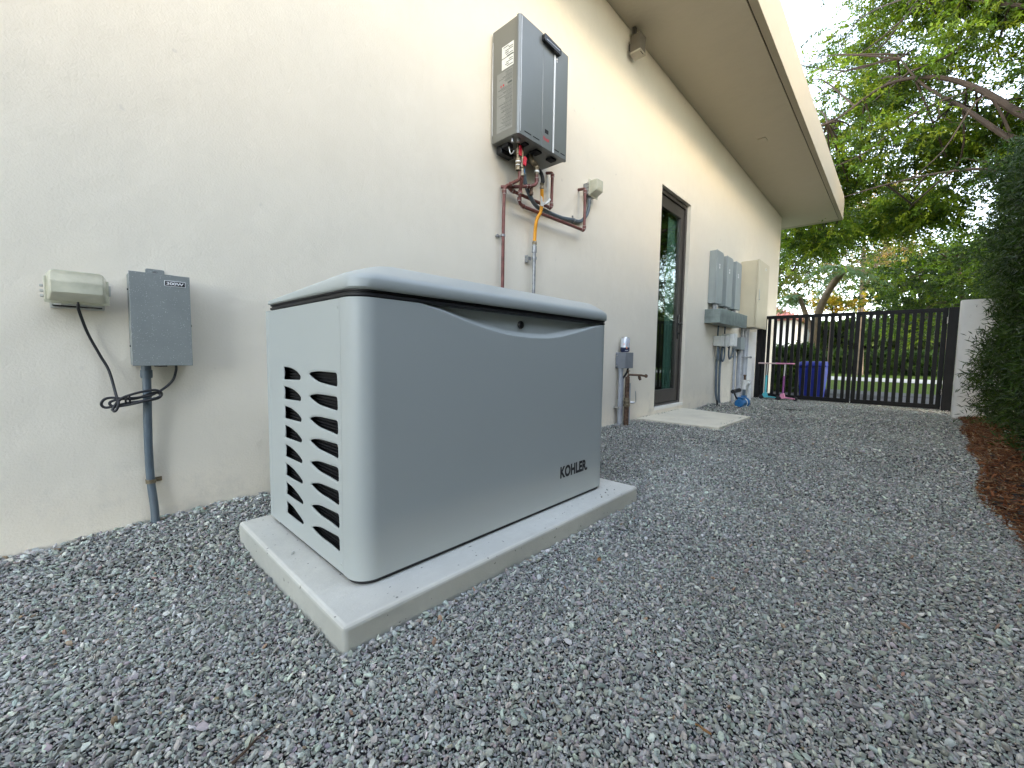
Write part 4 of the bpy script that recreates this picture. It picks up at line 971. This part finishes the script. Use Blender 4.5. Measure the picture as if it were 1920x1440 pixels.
def branchwork(limbs, blobs, r0=.02, mat=None, extra=70, tw=None):
    b = MB(); pool = []
    for pts, ra, rb in limbs:
        pv = [Vector(p) for p in pts]; cc = catmull(pv, 5)
        b.tube(cc, [ra+(rb-ra)*i/(len(cc)-1) for i in range(len(cc))], 8); pool += cc
    pool_np = np.array([tuple(p) for p in pool])
    for (cx, cy, cz, rx, ry, rz) in blobs:
        t = np.array([cx, cy, cz]); k = np.argmin(np.linalg.norm(pool_np-t, axis=1)+rng.uniform(0, .6, len(pool_np)))
        a = pool_np[k]; mid = (a+t)/2+rng.normal(size=3)*.12*np.linalg.norm(a-t)
        b.tube([tuple(a), tuple(mid), tuple(t)], [r0, r0*.7, r0*.35], 5, sub=3, caps=False)
        for q in range(3):
            e = t+unit(rng.normal(size=(1, 3)))[0]*np.array([rx, ry, rz])*.9
            b.tube([tuple(t), tuple((t+e)/2+rng.normal(size=3)*.05), tuple(e)], [r0*.4, r0*.25, r0*.12], 4, caps=False)
    if tw is not None:
        C, d, tl = tw; sel = rng.choice(len(C), min(extra, len(C)), replace=False)
        for i in sel: b.tube([tuple(C[i]), tuple(C[i]+d[i]*tl*.5), tuple(C[i]+d[i]*tl-[0, 0, .06*tl])], [r0*.2, r0*.15, r0*.08], 3, caps=False)
    return b
def tree(name, label, base, limbs, blobs, dens, nper, tl, ln, wd, cols, mat='bark', r0=.02, droop=.3, extra=70, keep=None):
    t = thing(name, base, label, 'tree')
    C = blob_points(blobs, dens)
    if keep is not None: C = C[keep(C)]
    V, Fq, T, tw = twig_foliage(C, nper, tl, ln, wd, cols, droop)
    np_mesh('crown', V, Fq, M['leaf'], T, t)
    branchwork(limbs, blobs, r0, None, extra, tw).build('trunk', M[mat], t, fix=False)
    return t
def rblobs(n, box, rad, keep=None):
    out = []; k = 0
    while len(out) < n and k < n*60:
        k += 1
        p = [random.uniform(*box[i]) for i in range(3)]
        if keep and not keep(*p): continue
        r = random.uniform(*rad); out.append((*p, r*random.uniform(.9, 1.4), r*random.uniform(.9, 1.4), r*random.uniform(.45, .75)))
    return out
G_BRIGHT = [(.16, .215, .012), (.11, .175, .012), (.21, .25, .016), (.075, .125, .010)]
G_DARK = [(.035, .066, .010), (.05, .085, .013), (.025, .047, .009)]
G_OLIVE = [(.12, .15, .02), (.08, .11, .018), (.16, .17, .03)]
G_GOLD = [(.30, .18, .05), (.22, .16, .05), (.36, .24, .08), (.14, .13, .04)]
# main overhanging tree
def keepA(x, y, z): return z < 8.9+(-.15-y)*4.2 and not (y > .2 and z < 5.2) and not (x < 12.3 and y > -1.6)
blA = rblobs(225, ((11.6, 16), (-8.5, 1.0), (3.9, 11.8)), (.45, .85), keepA)
blA += [(14, .62, 8.9, .35, .3, .16), (14, .30, 8.2, .4, .35, .22), (13.8, .1, 7.4, .5, .4, .3), (13.8, -.1, 7.0, .5, .45, .3)]
limA = [([(14.5, -7.2, -.1), (14.4, -6.6, 2.2), (14.1, -5.2, 4.2), (14, -3.7, 5.9), (14, -2.97, 6.76), (14, -2.27, 7.29), (14, -1.43, 7.46), (13.9, -.5, 6.95), (13.8, .2, 6.85)], .12, .01),
        ([(14.4, -6.6, 2.2), (14.2, -4.9, 4.0), (14, -3.59, 5.42), (14, -2.8, 6.4), (14, -2.1, 7.2), (14, -1.6, 8.1)], .10, .012),
        ([(14.4, -6.4, 3.0), (13.6, -5.3, 6.0), (13.6, -4.2, 7.4), (13.7, -3.1, 8.3), (13.8, -2.0, 9.2)], .11, .014),
        ([(14.2, -4.9, 4.0), (13.8, -3.4, 4.8), (13.8, -2.5, 5.0), (13.6, -1.4, 4.9), (13.5, -.6, 4.75)], .05, .008),
        ([(14, -3.6, 5.4), (13.5, -3.07, 6.33), (13.3, -2.5, 5.3), (13.2, -2.0, 4.8)], .03, .007),
        ([(14, -2.97, 6.76), (13.8, -2.0, 6.5), (13.8, -1.2, 5.9), (13.6, -.4, 5.6)], .03, .006)]
def nearer(p, k=.87):
    q = [CAM[i]+(p[i]-CAM[i])*k for i in range(3)]; return (q[0], q[1], max(q[2], -.1) if p[2] > 0 else -.1)
limA = [([nearer(p) for p in pts], ra*.8, rb*.8) for pts, ra, rb in limA]
def keepP(C): return ((C[:, 2] < 7.3) | (C[:, 1] < -.45-(C[:, 2]-7.3)*.08) | (rng.random(len(C)) < .16)) & (C[:, 1] < .75) & ~((C[:, 0] < 12.05) & (C[:, 1] > -1.25)) & (rng.random(len(C)) < .85)
tree('overhanging_tree', 'big bright green tree with bare curving limbs arching over the gate from the right', (14.5, -7.2, -.1), limA, blA, 84, 22, .55, .095, .040, G_BRIGHT+G_DARK[1:2], r0=.022, droop=.35, extra=500, keep=keepP)
bl = rblobs(95, ((3.5, 11.5), (-8.2, -4.3), (2.6, 6.4)), (.5, .9), lambda x, y, z: z < 4.4+.55*(-4.0-y)+.9)
tree('side_tree', 'bright leafy tree behind the tall hedge, filling the upper right corner of the picture', (8, -6.8, -.1), [([(8, -6.8, -.1), (8, -6.6, 2.4), (7.6, -6, 4.6)], .14, .03), ([(8, -6.6, 2.4), (9.4, -5.6, 4.0), (10.3, -4.6, 4.7)], .07, .012), ([(8, -6.6, 2.0), (6.2, -5.8, 3.6), (5, -5.2, 4.4)], .07, .012)], bl, 27, 20, .5, .10, .045, G_BRIGHT+G_DARK[1:2], extra=150)
bl = rblobs(70, ((-6, 3.0), (-8.5, -5.2), (2.4, 6.0)), (.5, .9))
tree('side_tree', 'unseen leafy tree added beyond the near stretch of hedge to block low sky', (-1, -7, -.1), [([(-1, -7, -.1), (-1, -6.8, 2.4), (-1, -6.5, 4.6)], .14, .03)], bl, 15, 16, .5, .13, .06, G_BRIGHT+G_DARK[1:2], extra=40)  # out of frame, added to cut the sky glow on the upper wall
# dark evergreen mass right beyond the gate
bl = rblobs(60, ((10.6, 13.5), (-5.5, -3.1), (1.2, 4.6)), (.45, .7))
tree('dark_tree', 'dense dark green tree right behind the white pier', (12, -4.6, -.1), [([(12, -4.6, -.1), (12, -4.5, 2), (11.8, -4.1, 3.6)], .12, .03)], bl, 40, 16, .35, .075, .03, G_DARK+G_BRIGHT[1:2], extra=60)
bl = rblobs(48, ((17, 21), (-6.0, -1.6), (1.6, 4.4)), (.6, .95))
tree('dark_tree', 'mid-green bushy tree above the right gate leaf', (19, -3.6, -.1), [([(19, -3.6, -.1), (19, -3.5, 2), (19, -3.2, 4)], .14, .03)], bl, 17, 16, .5, .12, .055, G_DARK+G_BRIGHT[:2], extra=40)
bl = rblobs(56, ((21, 25), (-.3, 3.4), (3.3, 6.8)), (.6, .95))
tree('olive_tree', 'olive green tree just right of the house corner under the roof end', (23, 3.4, -.1), [([(23, 3.4, -.1), (23, 3.0, 2.6), (23, 1.6, 5)], .16, .03)], bl, 13, 16, .5, .13, .055, G_OLIVE+G_DARK[1:2], extra=60)
bl = rblobs(46, ((26, 30), (-2.2, 1.2), (5.6, 9.4)), (.6, 1.1))
tree('golden_tree', 'golden brown sunlit tree showing below the tip of the roof', (28, -.6, -.1), [([(28, -.6, -.1), (28, -.5, 4), (28, -.4, 8)], .2, .03), ([(28, -.5, 4), (27.6, -1.3, 6.4), (27.4, -1.8, 8)], .08, .02)], bl, 6, 16, .6, .13, .06, G_GOLD+G_OLIVE[:1], mat='barkl', extra=160)
bl = rblobs(70, ((31, 36), (-9.5, -.5), (2.0, 7.2)), (.8, 1.4))
tree('far_tree', 'pale green far tree beyond the street, behind the palm', (33, -4, -.1), [([(33, -4, -.1), (33, -3.8, 3), (33, -3.5, 6)], .2, .04)], bl, 5.5, 16, .8, .2, .10, [(.09, .15, .03), (.14, .19, .05), (.05, .09, .02)], extra=40)
bl = rblobs(14, ((19.5, 20.5), (-.2, .3), (2.6, 3.1)), (.25, .4))+rblobs(10, ((19.5, 20.5), (-1.0, -.3), (2.6, 3.0)), (.25, .4))
tree('yellow_shrub', 'yellow-flowering shrub showing above the gate at the foot of the palm', (20, -.1, -.1), [([(20, -.1, -.1), (20, -.1, 1.5), (20, -.1, 2.6)], .05, .02)], bl, 60, 14, .3, .09, .05, [(.65, .42, .03), (.5, .36, .04), (.2, .22, .03)], extra=20)
# palm
pm = thing('palm_tree', (19, -.2, -.1), 'grey-green palm with drooping fronds and leaning trunk above the middle of the gate', 'palm tree')
b = MB(); b.tube([(19, .35, -.1), (19, .3, 1.6), (19, .15, 2.6), (18.8, -.15, 3.3), (18.6, -.45, 3.75)], [.15, .13, .12, .11, .10], 12, sub=6); b.tube([(19, .3, 1.6), (19.1, .6, 2.4), (19, .8, 3.0)], [.10, .09, .07], 10, sub=4); b.build('trunk', M['barkl'], pm)
Vs, Fs, Ts = [], [], []; off = 0; fb = MB()
for c0 in ((18.6, -.45, 3.75), (19, .8, 3.05)):
    for k in range(17 if c0[2] > 3.5 else 8):
        a = 2*math.pi*k/17+random.uniform(-.2, .2); el = random.uniform(-.1, 1.0); Lf = random.uniform(1.0, 1.5)*(1 if c0[2] > 3.5 else .6)
        d = np.array([math.cos(a)*math.cos(el), math.sin(a)*math.cos(el), math.sin(el)]); pts = []
        for t in np.linspace(0, 1, 9): pts.append(np.array(c0)+d*Lf*t-np.array([0, 0, 1])*Lf*.62*t*t)
        fb.tube([tuple(p) for p in pts], [.015, .004], 4, caps=False)
        pts = np.array(pts); n = 90; t = rng.uniform(.12, 1, n); base = np.stack([np.interp(t, np.linspace(0, 1, 9), pts[:, j]) for j in range(3)], 1)
        tang = unit(np.gradient(pts, axis=0)); tg = np.stack([np.interp(t, np.linspace(0, 1, 9), tang[:, j]) for j in range(3)], 1)
        sd_ = unit(np.cross(tg, [0, 0, 1])); D = unit(tg*.55+sd_*rng.choice([-1, 1], n)[:, None]*.9+[0, 0, -.45])
        V, Fq = leaves(base, D, .34, .022, .1); Vs.append(V); Fs.append(Fq+off); off += len(V); Ts.append(np.repeat(tints(n, [(.13, .20, .10), (.10, .16, .07), (.17, .24, .13)]), 4, axis=0))
np_mesh('fronds', np.concatenate(Vs), np.concatenate(Fs), M['leaf'], np.concatenate(Ts), pm); fb.build('frond_ribs', M['leafb'], pm, fix=False)

# ------------------------------------------------------------------ hedges
def hedge(name, label, x0, x1, y0, y1, z0, z1, n, ln, wd, cols, mat='needle', shell=.30, bump_=.18, kind=None):
    t = thing(name, ((x0+x1)/2, (y0+y1)/2, z0), label, 'hedge')
    # leaf tufts near the surface of a wobbly box
    area = [(x1-x0)*(z1-z0), (x1-x0)*(z1-z0)*.25, (x1-x0)*(y1-y0), (y1-y0)*(z1-z0), (y1-y0)*(z1-z0)]
    f = rng.choice(5, n, p=np.array(area)/sum(area)); u, v = rng.random(n), rng.random(n); dd = rng.random(n)**1.4*shell
    P_ = np.zeros((n, 3)); O = np.zeros((n, 3))
    X = x0+(x1-x0)*u; Yy = y0+(y1-y0)*u; Z = z0+(z1-z0)*v; Y2 = y0+(y1-y0)*v
    for k in range(5):
        s = f == k
        if k == 0: P_[s] = np.stack([X[s], y1-dd[s], Z[s]], 1); O[s] = (0, 1, .15)
        if k == 1: P_[s] = np.stack([X[s], y0+dd[s], Z[s]], 1); O[s] = (0, -1, .15)
        if k == 2: P_[s] = np.stack([X[s], Y2[s], z1-dd[s]], 1); O[s] = (0, 0, 1)
        if k == 3: P_[s] = np.stack([x1-dd[s], Yy[s], Z[s]], 1); O[s] = (1, 0, .15)
        if k == 4: P_[s] = np.stack([x0+dd[s], Yy[s], Z[s]], 1); O[s] = (-1, 0, .15)
    w_ = (np.sin(P_[:, 0]*2.9+P_[:, 2]*2.1)+np.sin(P_[:, 0]*6.3-P_[:, 2]*4.7+1)+.7*np.sin(P_[:, 2]*9+P_[:, 0]*11)+.7*np.sin(P_[:, 1]*7+P_[:, 2]*5))*bump_*.35
    P_ += O*w_[:, None]; P_[:, 2] = np.maximum(P_[:, 2], z0+.02)
    V, Fq, T, tw = twig_foliage(P_, 9, .16 if ln < .1 else .3, ln, wd, cols, .05, O*1.1)
    np_mesh('foliage', V, Fq, M[mat], T, t)
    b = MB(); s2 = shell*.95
    b.box(x0+s2, x1-s2, y0+s2, y1-s2, z0+.25, z1-s2); o = b.build('inner_mass', M['dark'], t)  # solid dark box added to block light through the foliage
    b = MB()
    for k in range(int((x1-x0)/.45)+1):
        xx = x0+.25+k*.45; b.tube([(xx, (y0+y1)/2, z0-.06), (xx+random.uniform(-.05, .05), (y0+y1)/2, z0+.3), (xx, (y0+y1)/2, z0+.6)], .02, 6, sub=2)
    if x1-x0 > .6: b.build('stem', M['bark'], t, fix=False)
    return t
HC = [(.026, .056, .008), (.036, .072, .010), (.018, .040, .007), (.055, .095, .014)]
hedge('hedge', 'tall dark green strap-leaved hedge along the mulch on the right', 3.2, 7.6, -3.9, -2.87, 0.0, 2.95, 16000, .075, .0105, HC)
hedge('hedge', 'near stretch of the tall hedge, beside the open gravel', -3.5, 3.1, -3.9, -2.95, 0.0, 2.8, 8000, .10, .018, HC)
hedge('low_hedge', 'low dark hedge across the far side of the lawn', 29.5, 31, -12, 1.2, -.1, .92, 5000, .16, .07, HC, 'leaf')
hedge('bright_hedge', 'taller light green hedge behind the low dark one', 36, 37.5, -16, 3, -.1, 3.2, 5000, .24, .12, [(.07, .11, .02), (.05, .08, .018), (.10, .13, .03)], 'leaf', shell=.4)
hedge('low_hedge', 'dark hedge just behind the left gate leaf', 11.2, 12.2, -.62, 1.4, -.06, .92, 3000, .09, .04, HC, 'leaf')
b = MB(); b.box(31.2, 31.3, -13, 2, .97, 1.04)
for k in range(9): b.box(31.2, 31.3, -13+k*1.85, -12.9+k*1.85, -.1, .97)
o = b.build('white_rail_fence', M['white']); tag(o, 'thin white rail beyond the low dark hedge', 'fence')

# ------------------------------------------------------------------ neighbour house
nh = thing('neighbour_house', (34, 6, -.1), 'white neighbouring house with red tiled roof beyond the gate', 'house')
b = MB(); b.box(30, 40, 2.6, 16, -.1, 3.05); b.build('wall', M['white'], nh)
b = MB()
vs = [(29.3, 1.9, 3.05), (40.5, 1.9, 3.05), (40.5, 16.5, 3.05), (29.3, 16.5, 3.05), (34, 6.2, 5.1), (36, 6.2, 5.1), (36, 12, 5.1), (34, 12, 5.1)]
b.add(vs, [(0, 1, 5, 4), (1, 2, 6, 5), (2, 3, 7, 6), (3, 0, 4, 7), (4, 5, 6, 7), (3, 2, 1, 0)])
for k in range(56):      # tile ridges run up the near slope
    y = 2.0+k*.26; zt = 0
    f_ = min(1, max(0, (y-1.9)/4.3), (16.5-y)/4.5)
    b.tube([(29.3, y, 3.08), (29.3+4.7*f_, y+0, 3.08+2.05*f_)], .07, 5, caps=False)
b.build('roof', M['tile'], nh, fix=False)
for y in (4.2, 7.0, 9.8):
    b = MB(); b.box(29.93, 29.98, y, y+1.2, 1.0, 2.3); wn = b.build('window', M['white'], nh)
    b = MB(); b.box(29.905, 29.925, y+.08, y+1.12, 1.08, 2.22); b.build('pane', M['winglass'], wn)

# ------------------------------------------------------------------ gravel stones
phi = (1+5**.5)/2
ico = np.array([(-1, phi, 0), (1, phi, 0), (-1, -phi, 0), (1, -phi, 0), (0, -1, phi), (0, 1, phi), (0, -1, -phi), (0, 1, -phi), (phi, 0, -1), (phi, 0, 1), (-phi, 0, -1), (-phi, 0, 1)])/1.902
icof = np.array([(0, 11, 5), (0, 5, 1), (0, 1, 7), (0, 7, 10), (0, 10, 11), (1, 5, 9), (5, 11, 4), (11, 10, 2), (10, 7, 6), (7, 1, 8), (3, 9, 4), (3, 4, 2), (3, 2, 6), (3, 6, 8), (3, 8, 9), (4, 9, 5), (2, 4, 11), (6, 2, 10), (8, 6, 7), (9, 8, 1)])
octa = np.array([(1, 0, 0), (-1, 0, 0), (0, 1, 0), (0, -1, 0), (0, 0, 1), (0, 0, -1)], float)
octf = np.array([(0, 2, 4), (2, 1, 4), (1, 3, 4), (3, 0, 4), (2, 0, 5), (1, 2, 5), (3, 1, 5), (0, 3, 5)])
STONE = [(0.373, 0.393, 0.367), (0.428, 0.445, 0.413), (0.314, 0.328, 0.313), (0.494, 0.514, 0.468), (0.373, 0.371, 0.353), (0.342, 0.371, 0.333), (0.603, 0.609, 0.549), (0.396, 0.382, 0.358), (0.276, 0.286, 0.273), (0.451, 0.482, 0.433), (0.384, 0.36, 0.358)]
RARE = [(.38, .28, .20), (.42, .38, .31), (.60, .60, .57), (.36, .29, .27), (.34, .24, .17)]
def stones(P_, size, base, faces, flat=.55, cols=STONE, rare=RARE, prare=.025, tilt=.5, el=1.35):
    n, k = len(P_), len(base)
    B = base[None]*(1+rng.normal(size=(n, k, 1))*.16)+rng.normal(size=(n, k, 3))*.10
    S = np.stack([size*el*rng.uniform(.75, 1.3, n), size*rng.uniform(.65, 1.1, n), size*flat*rng.uniform(.6, 1.25, n)], 1)*.5
    B = B*S[:, None, :]
    a = rng.uniform(0, 2*math.pi, n); ta = rng.normal(size=n)*tilt; tb = rng.normal(size=n)*tilt
    def rot(B, i, j, th):
        c, s = np.cos(th)[:, None], np.sin(th)[:, None]; x, y = B[:, :, i].copy(), B[:, :, j].copy()
        B[:, :, i] = x*c-y*s; B[:, :, j] = x*s+y*c
    rot(B, 1, 2, ta); rot(B, 0, 2, tb); rot(B, 0, 1, a)
    V = (B+P_[:, None, :]).reshape(-1, 3); Fq = (faces[None]+(np.arange(n)*k)[:, None, None]).reshape(-1, 3)
    T = tints(n, cols, .25); rr = rng.random(n) < prare; T[rr] = tints(rr.sum(), rare, .15)
    if cols is STONE:      # patchy dirt; also browner, darker down the yard, shade put into the tint
        x, y = P_[:, 0], P_[:, 1]
        q = 1+.09*np.sin(x*2.1+1.3*np.sin(y*2.7))*np.sin(y*3.3+x)+.07*np.sin(x*5.3+2)*np.sin(y*6.1-x*2)
        T = T*q[:, None]; far_shade = sstep(2.5, 6.5, x)[:, None]; T = np.clip(T*(1-far_shade*np.array([.03, .06, .12])), 0, 1)
    return V, Fq, np.repeat(T, k, axis=0)
def project(Pp):
    d = Pp-np.array(CAM); f_ = d@np.array(F_)
    return FX*(d@np.array(R_))/f_, -FX*(d@np.array(U_))/f_, f_
def in_yard(x, y, pad_=True):
    ok = (y < -.004) & (y > medge(x)-.01)
    ok &= ~((x > .39) & (x < 1.822) & (y > -1.184) & (y < -.345))
    ok &= ~((x > 4.215) & (x < 5.5-.0) & (y > -.84))
    ok &= ~((x > 8.4) & (y > -.06))
    return ok & (x < 9.6)
pts = []
def zone(x0, x1, y0, y1, step, dmin, dmax, margin=1.12, wide=False):
    nx, ny = int((x1-x0)/step), int((y1-y0)/step)
    X, Y = np.meshgrid(np.arange(nx), np.arange(ny), indexing='ij')
    X = x0+(X.ravel()+rng.random(nx*ny)*1.1)*step; Y = y0+(Y.ravel()+rng.random(nx*ny)*1.1)*step
    d = np.hypot(X-CAM.x, Y-CAM.y); k = in_yard(X, Y) & (d >= dmin) & (d < dmax)
    X, Y = X[k], Y[k]; Pp = np.stack([X, Y, gz(X, Y)], 1)
    u, v, f_ = project(Pp)
    vis = (f_ > .05) & (np.abs(u) < 960*margin) & (v < 720*margin+30) & (v > -720)
    return Pp, vis
VV, FF, TT = [], [], []; off = 0
def addst(Pp, size, base, faces, **kw):
    global off
    V, Fq, T = stones(Pp, size, base, faces, **kw); VV.append(V); FF.append(Fq+off); TT.append(T); off += len(V)
for (d0, d1, st, sz) in ((0, 1.5, .0050, .0062), (1.5, 2.4, .0066, .0074), (2.4, 3.6, .0095, .0097), (3.6, 5.4, .0140, .0128), (5.4, 10.5, .0215, .0175)):
    Pp, vis = zone(-1.6, 9.7, -2.9, .0, st, d0, d1)
    A = Pp[vis].copy(); n = len(A)
    big = rng.random(n)**2.2; size = sz*(.72+.85*big)
    A[:, 2] += rng.uniform(-.5, .5, n)*size
    near = d1 <= 2.4
    addst(A, size, ico if near else octa, icof if near else octf, prare=.009 if near else .012)
    # outside the frame: sparser, for neighbouring viewpoints
    Bp = Pp[~vis]; Bp = Bp[rng.random(len(Bp)) < .28].copy()
    if len(Bp): addst(Bp, sz*2.0*rng.uniform(.7, 1.2, len(Bp)), octa, octf)
# loose second layer near by
Pp, vis = zone(-1.0, 4, -2.9, 0, .022, 0, 3.2); A = Pp[vis].copy(); A[:, 2] += .007; addst(A, .0098*rng.uniform(.7, 1.5, len(A)), ico, icof, prare=.03, tilt=.8)
# stones heaped against the wall and pad edges, and a few on the pad
n = 2600; x = rng.uniform(-1, 4.1, n); A = np.stack([x, -rng.random(n)**1.5*.06-.006, np.zeros(n)], 1); A[:, 2] = gz(A[:, 0], A[:, 1])+rng.uniform(0, .016, n); addst(A, .012*rng.uniform(.8, 1.4, n), ico, icof)
n = 700; x = rng.uniform(.38, 1.84, n); A = np.stack([x, -1.186-rng.random(n)*.02, np.zeros(n)], 1); A[:, 2] = gz(A[:, 0], A[:, 1])+rng.uniform(0, .012, n); addst(A, .011*rng.uniform(.8, 1.3, n), ico, icof)
A = np.array([(1.62, -1.125, .079), (1.56, -1.14, .078), (1.66, -1.11, .0785), (1.585, -1.12, .0775), (1.60, -1.15, .078), (1.53, -1.13, .0775), (1.69, -1.13, .078), (.44, -.74, .078), (1.30, -1.13, .0772)]); addst(A, np.array([.009, .007, .009, .005, .006, .004, .005, .010, .004]), ico, icof, prare=0)
x = rng.uniform(4.3, 5.3, 60); A = np.stack([x, rng.choice([-.02, -.81], 60)+rng.normal(size=60)*.02, np.full(60, .03)], 1); addst(A, rng.uniform(.006, .014, 60), octa, octf)
gv = np_mesh('gravel', np.concatenate(VV), np.concatenate(FF), M['stone'], np.concatenate(TT)); tag(gv, 'loose grey crushed stone gravel covering the side yard', None, kind='stuff')
# ------------------------------------------------------------------ mulch
n = 26000; x = rng.uniform(1.2, 8.2, n); y = medge(x)-rng.random(n)**1.2*1.0+.015
P_ = np.stack([x, y, gz(x, y)+.004+.03*sstep(-2.55, -2.9, y)+rng.uniform(-.004, .012, n)], 1)
V, Fq, T = stones(P_, rng.uniform(.006, .013, n), octa, octf, flat=.35, cols=[(.20, .075, .03), (.13, .05, .022), (.28, .12, .05), (.08, .035, .018), (.24, .15, .08)], rare=[(.45, .33, .2)], prare=.04, tilt=.35, el=5)
mu = np_mesh('mulch', V, Fq, M['chip'], T); tag(mu, 'reddish brown shredded mulch under the hedge', None, kind='stuff')

# ------------------------------------------------------------------ litter
def litter(name, x, y, L, W, rot, lab, cat, mat='leafb', z=None):
    b = MB(); nn = 8; vs = []
    for i in range(nn+1):
        t = i/nn; w_ = W*math.sin(math.pi*min(1, t*.97+.02))**.8
        vs += [(-L/2+L*t, -w_/2, .002+.006*abs(t-.5)), (-L/2+L*t, 0, .0005+.004*math.sin(t*3)), (-L/2+L*t, w_/2, .003+.004*t)]
    fs = []
    for i in range(nn):
        for k in range(2): fs.append((3*i+k, 3*i+3+k, 3*i+4+k, 3*i+1+k))
    b.add(vs, fs, None, True); o = b.build(name, M[mat], fix=False)
    o.location = (x, y, (float(gz(x, y)) if z is None else z)+.011); o.rotation_euler = (.1, -.08, rot); tag(o, lab, cat)
litter('fallen_leaf', .76, -1.83, .028, .011, 1.6, 'small orange-brown dry leaf on the gravel at bottom right of the picture', 'leaf')
litter('fallen_leaf', 1.18, -1.36, .022, .012, .3, 'curled tan leaf on the gravel just right of the pad', 'leaf')
litter('fallen_leaf', 3.9, -1.9, .05, .02, 2.2, 'pale dry leaf on the open gravel between the slab and the mulch', 'leaf')
b = MB(); b.tube([(.155, -1.29, .012), (.18, -1.285, .018), (.205, -1.265, .012), (.225, -1.262, .010)], [.0028, .0022, .0015, .001], 6, sub=4); b.tube([(.18, -1.285, .018), (.19, -1.268, .02)], [.0015, .0008], 5)
o = b.build('twig', M['bark']); tag(o, 'small brown twig on the gravel at the bottom edge of the picture', 'twig')
b = MB(); b.prism([(6.05, -2.86), (6.17, -2.84), (6.19, -2.92), (6.06, -2.94)], [], lambda a, c, t: (a, c, t), .02, .026); o = b.build('paper_scrap', M['white']); tag(o, 'white scrap of paper on the mulch near the pier', 'paper')
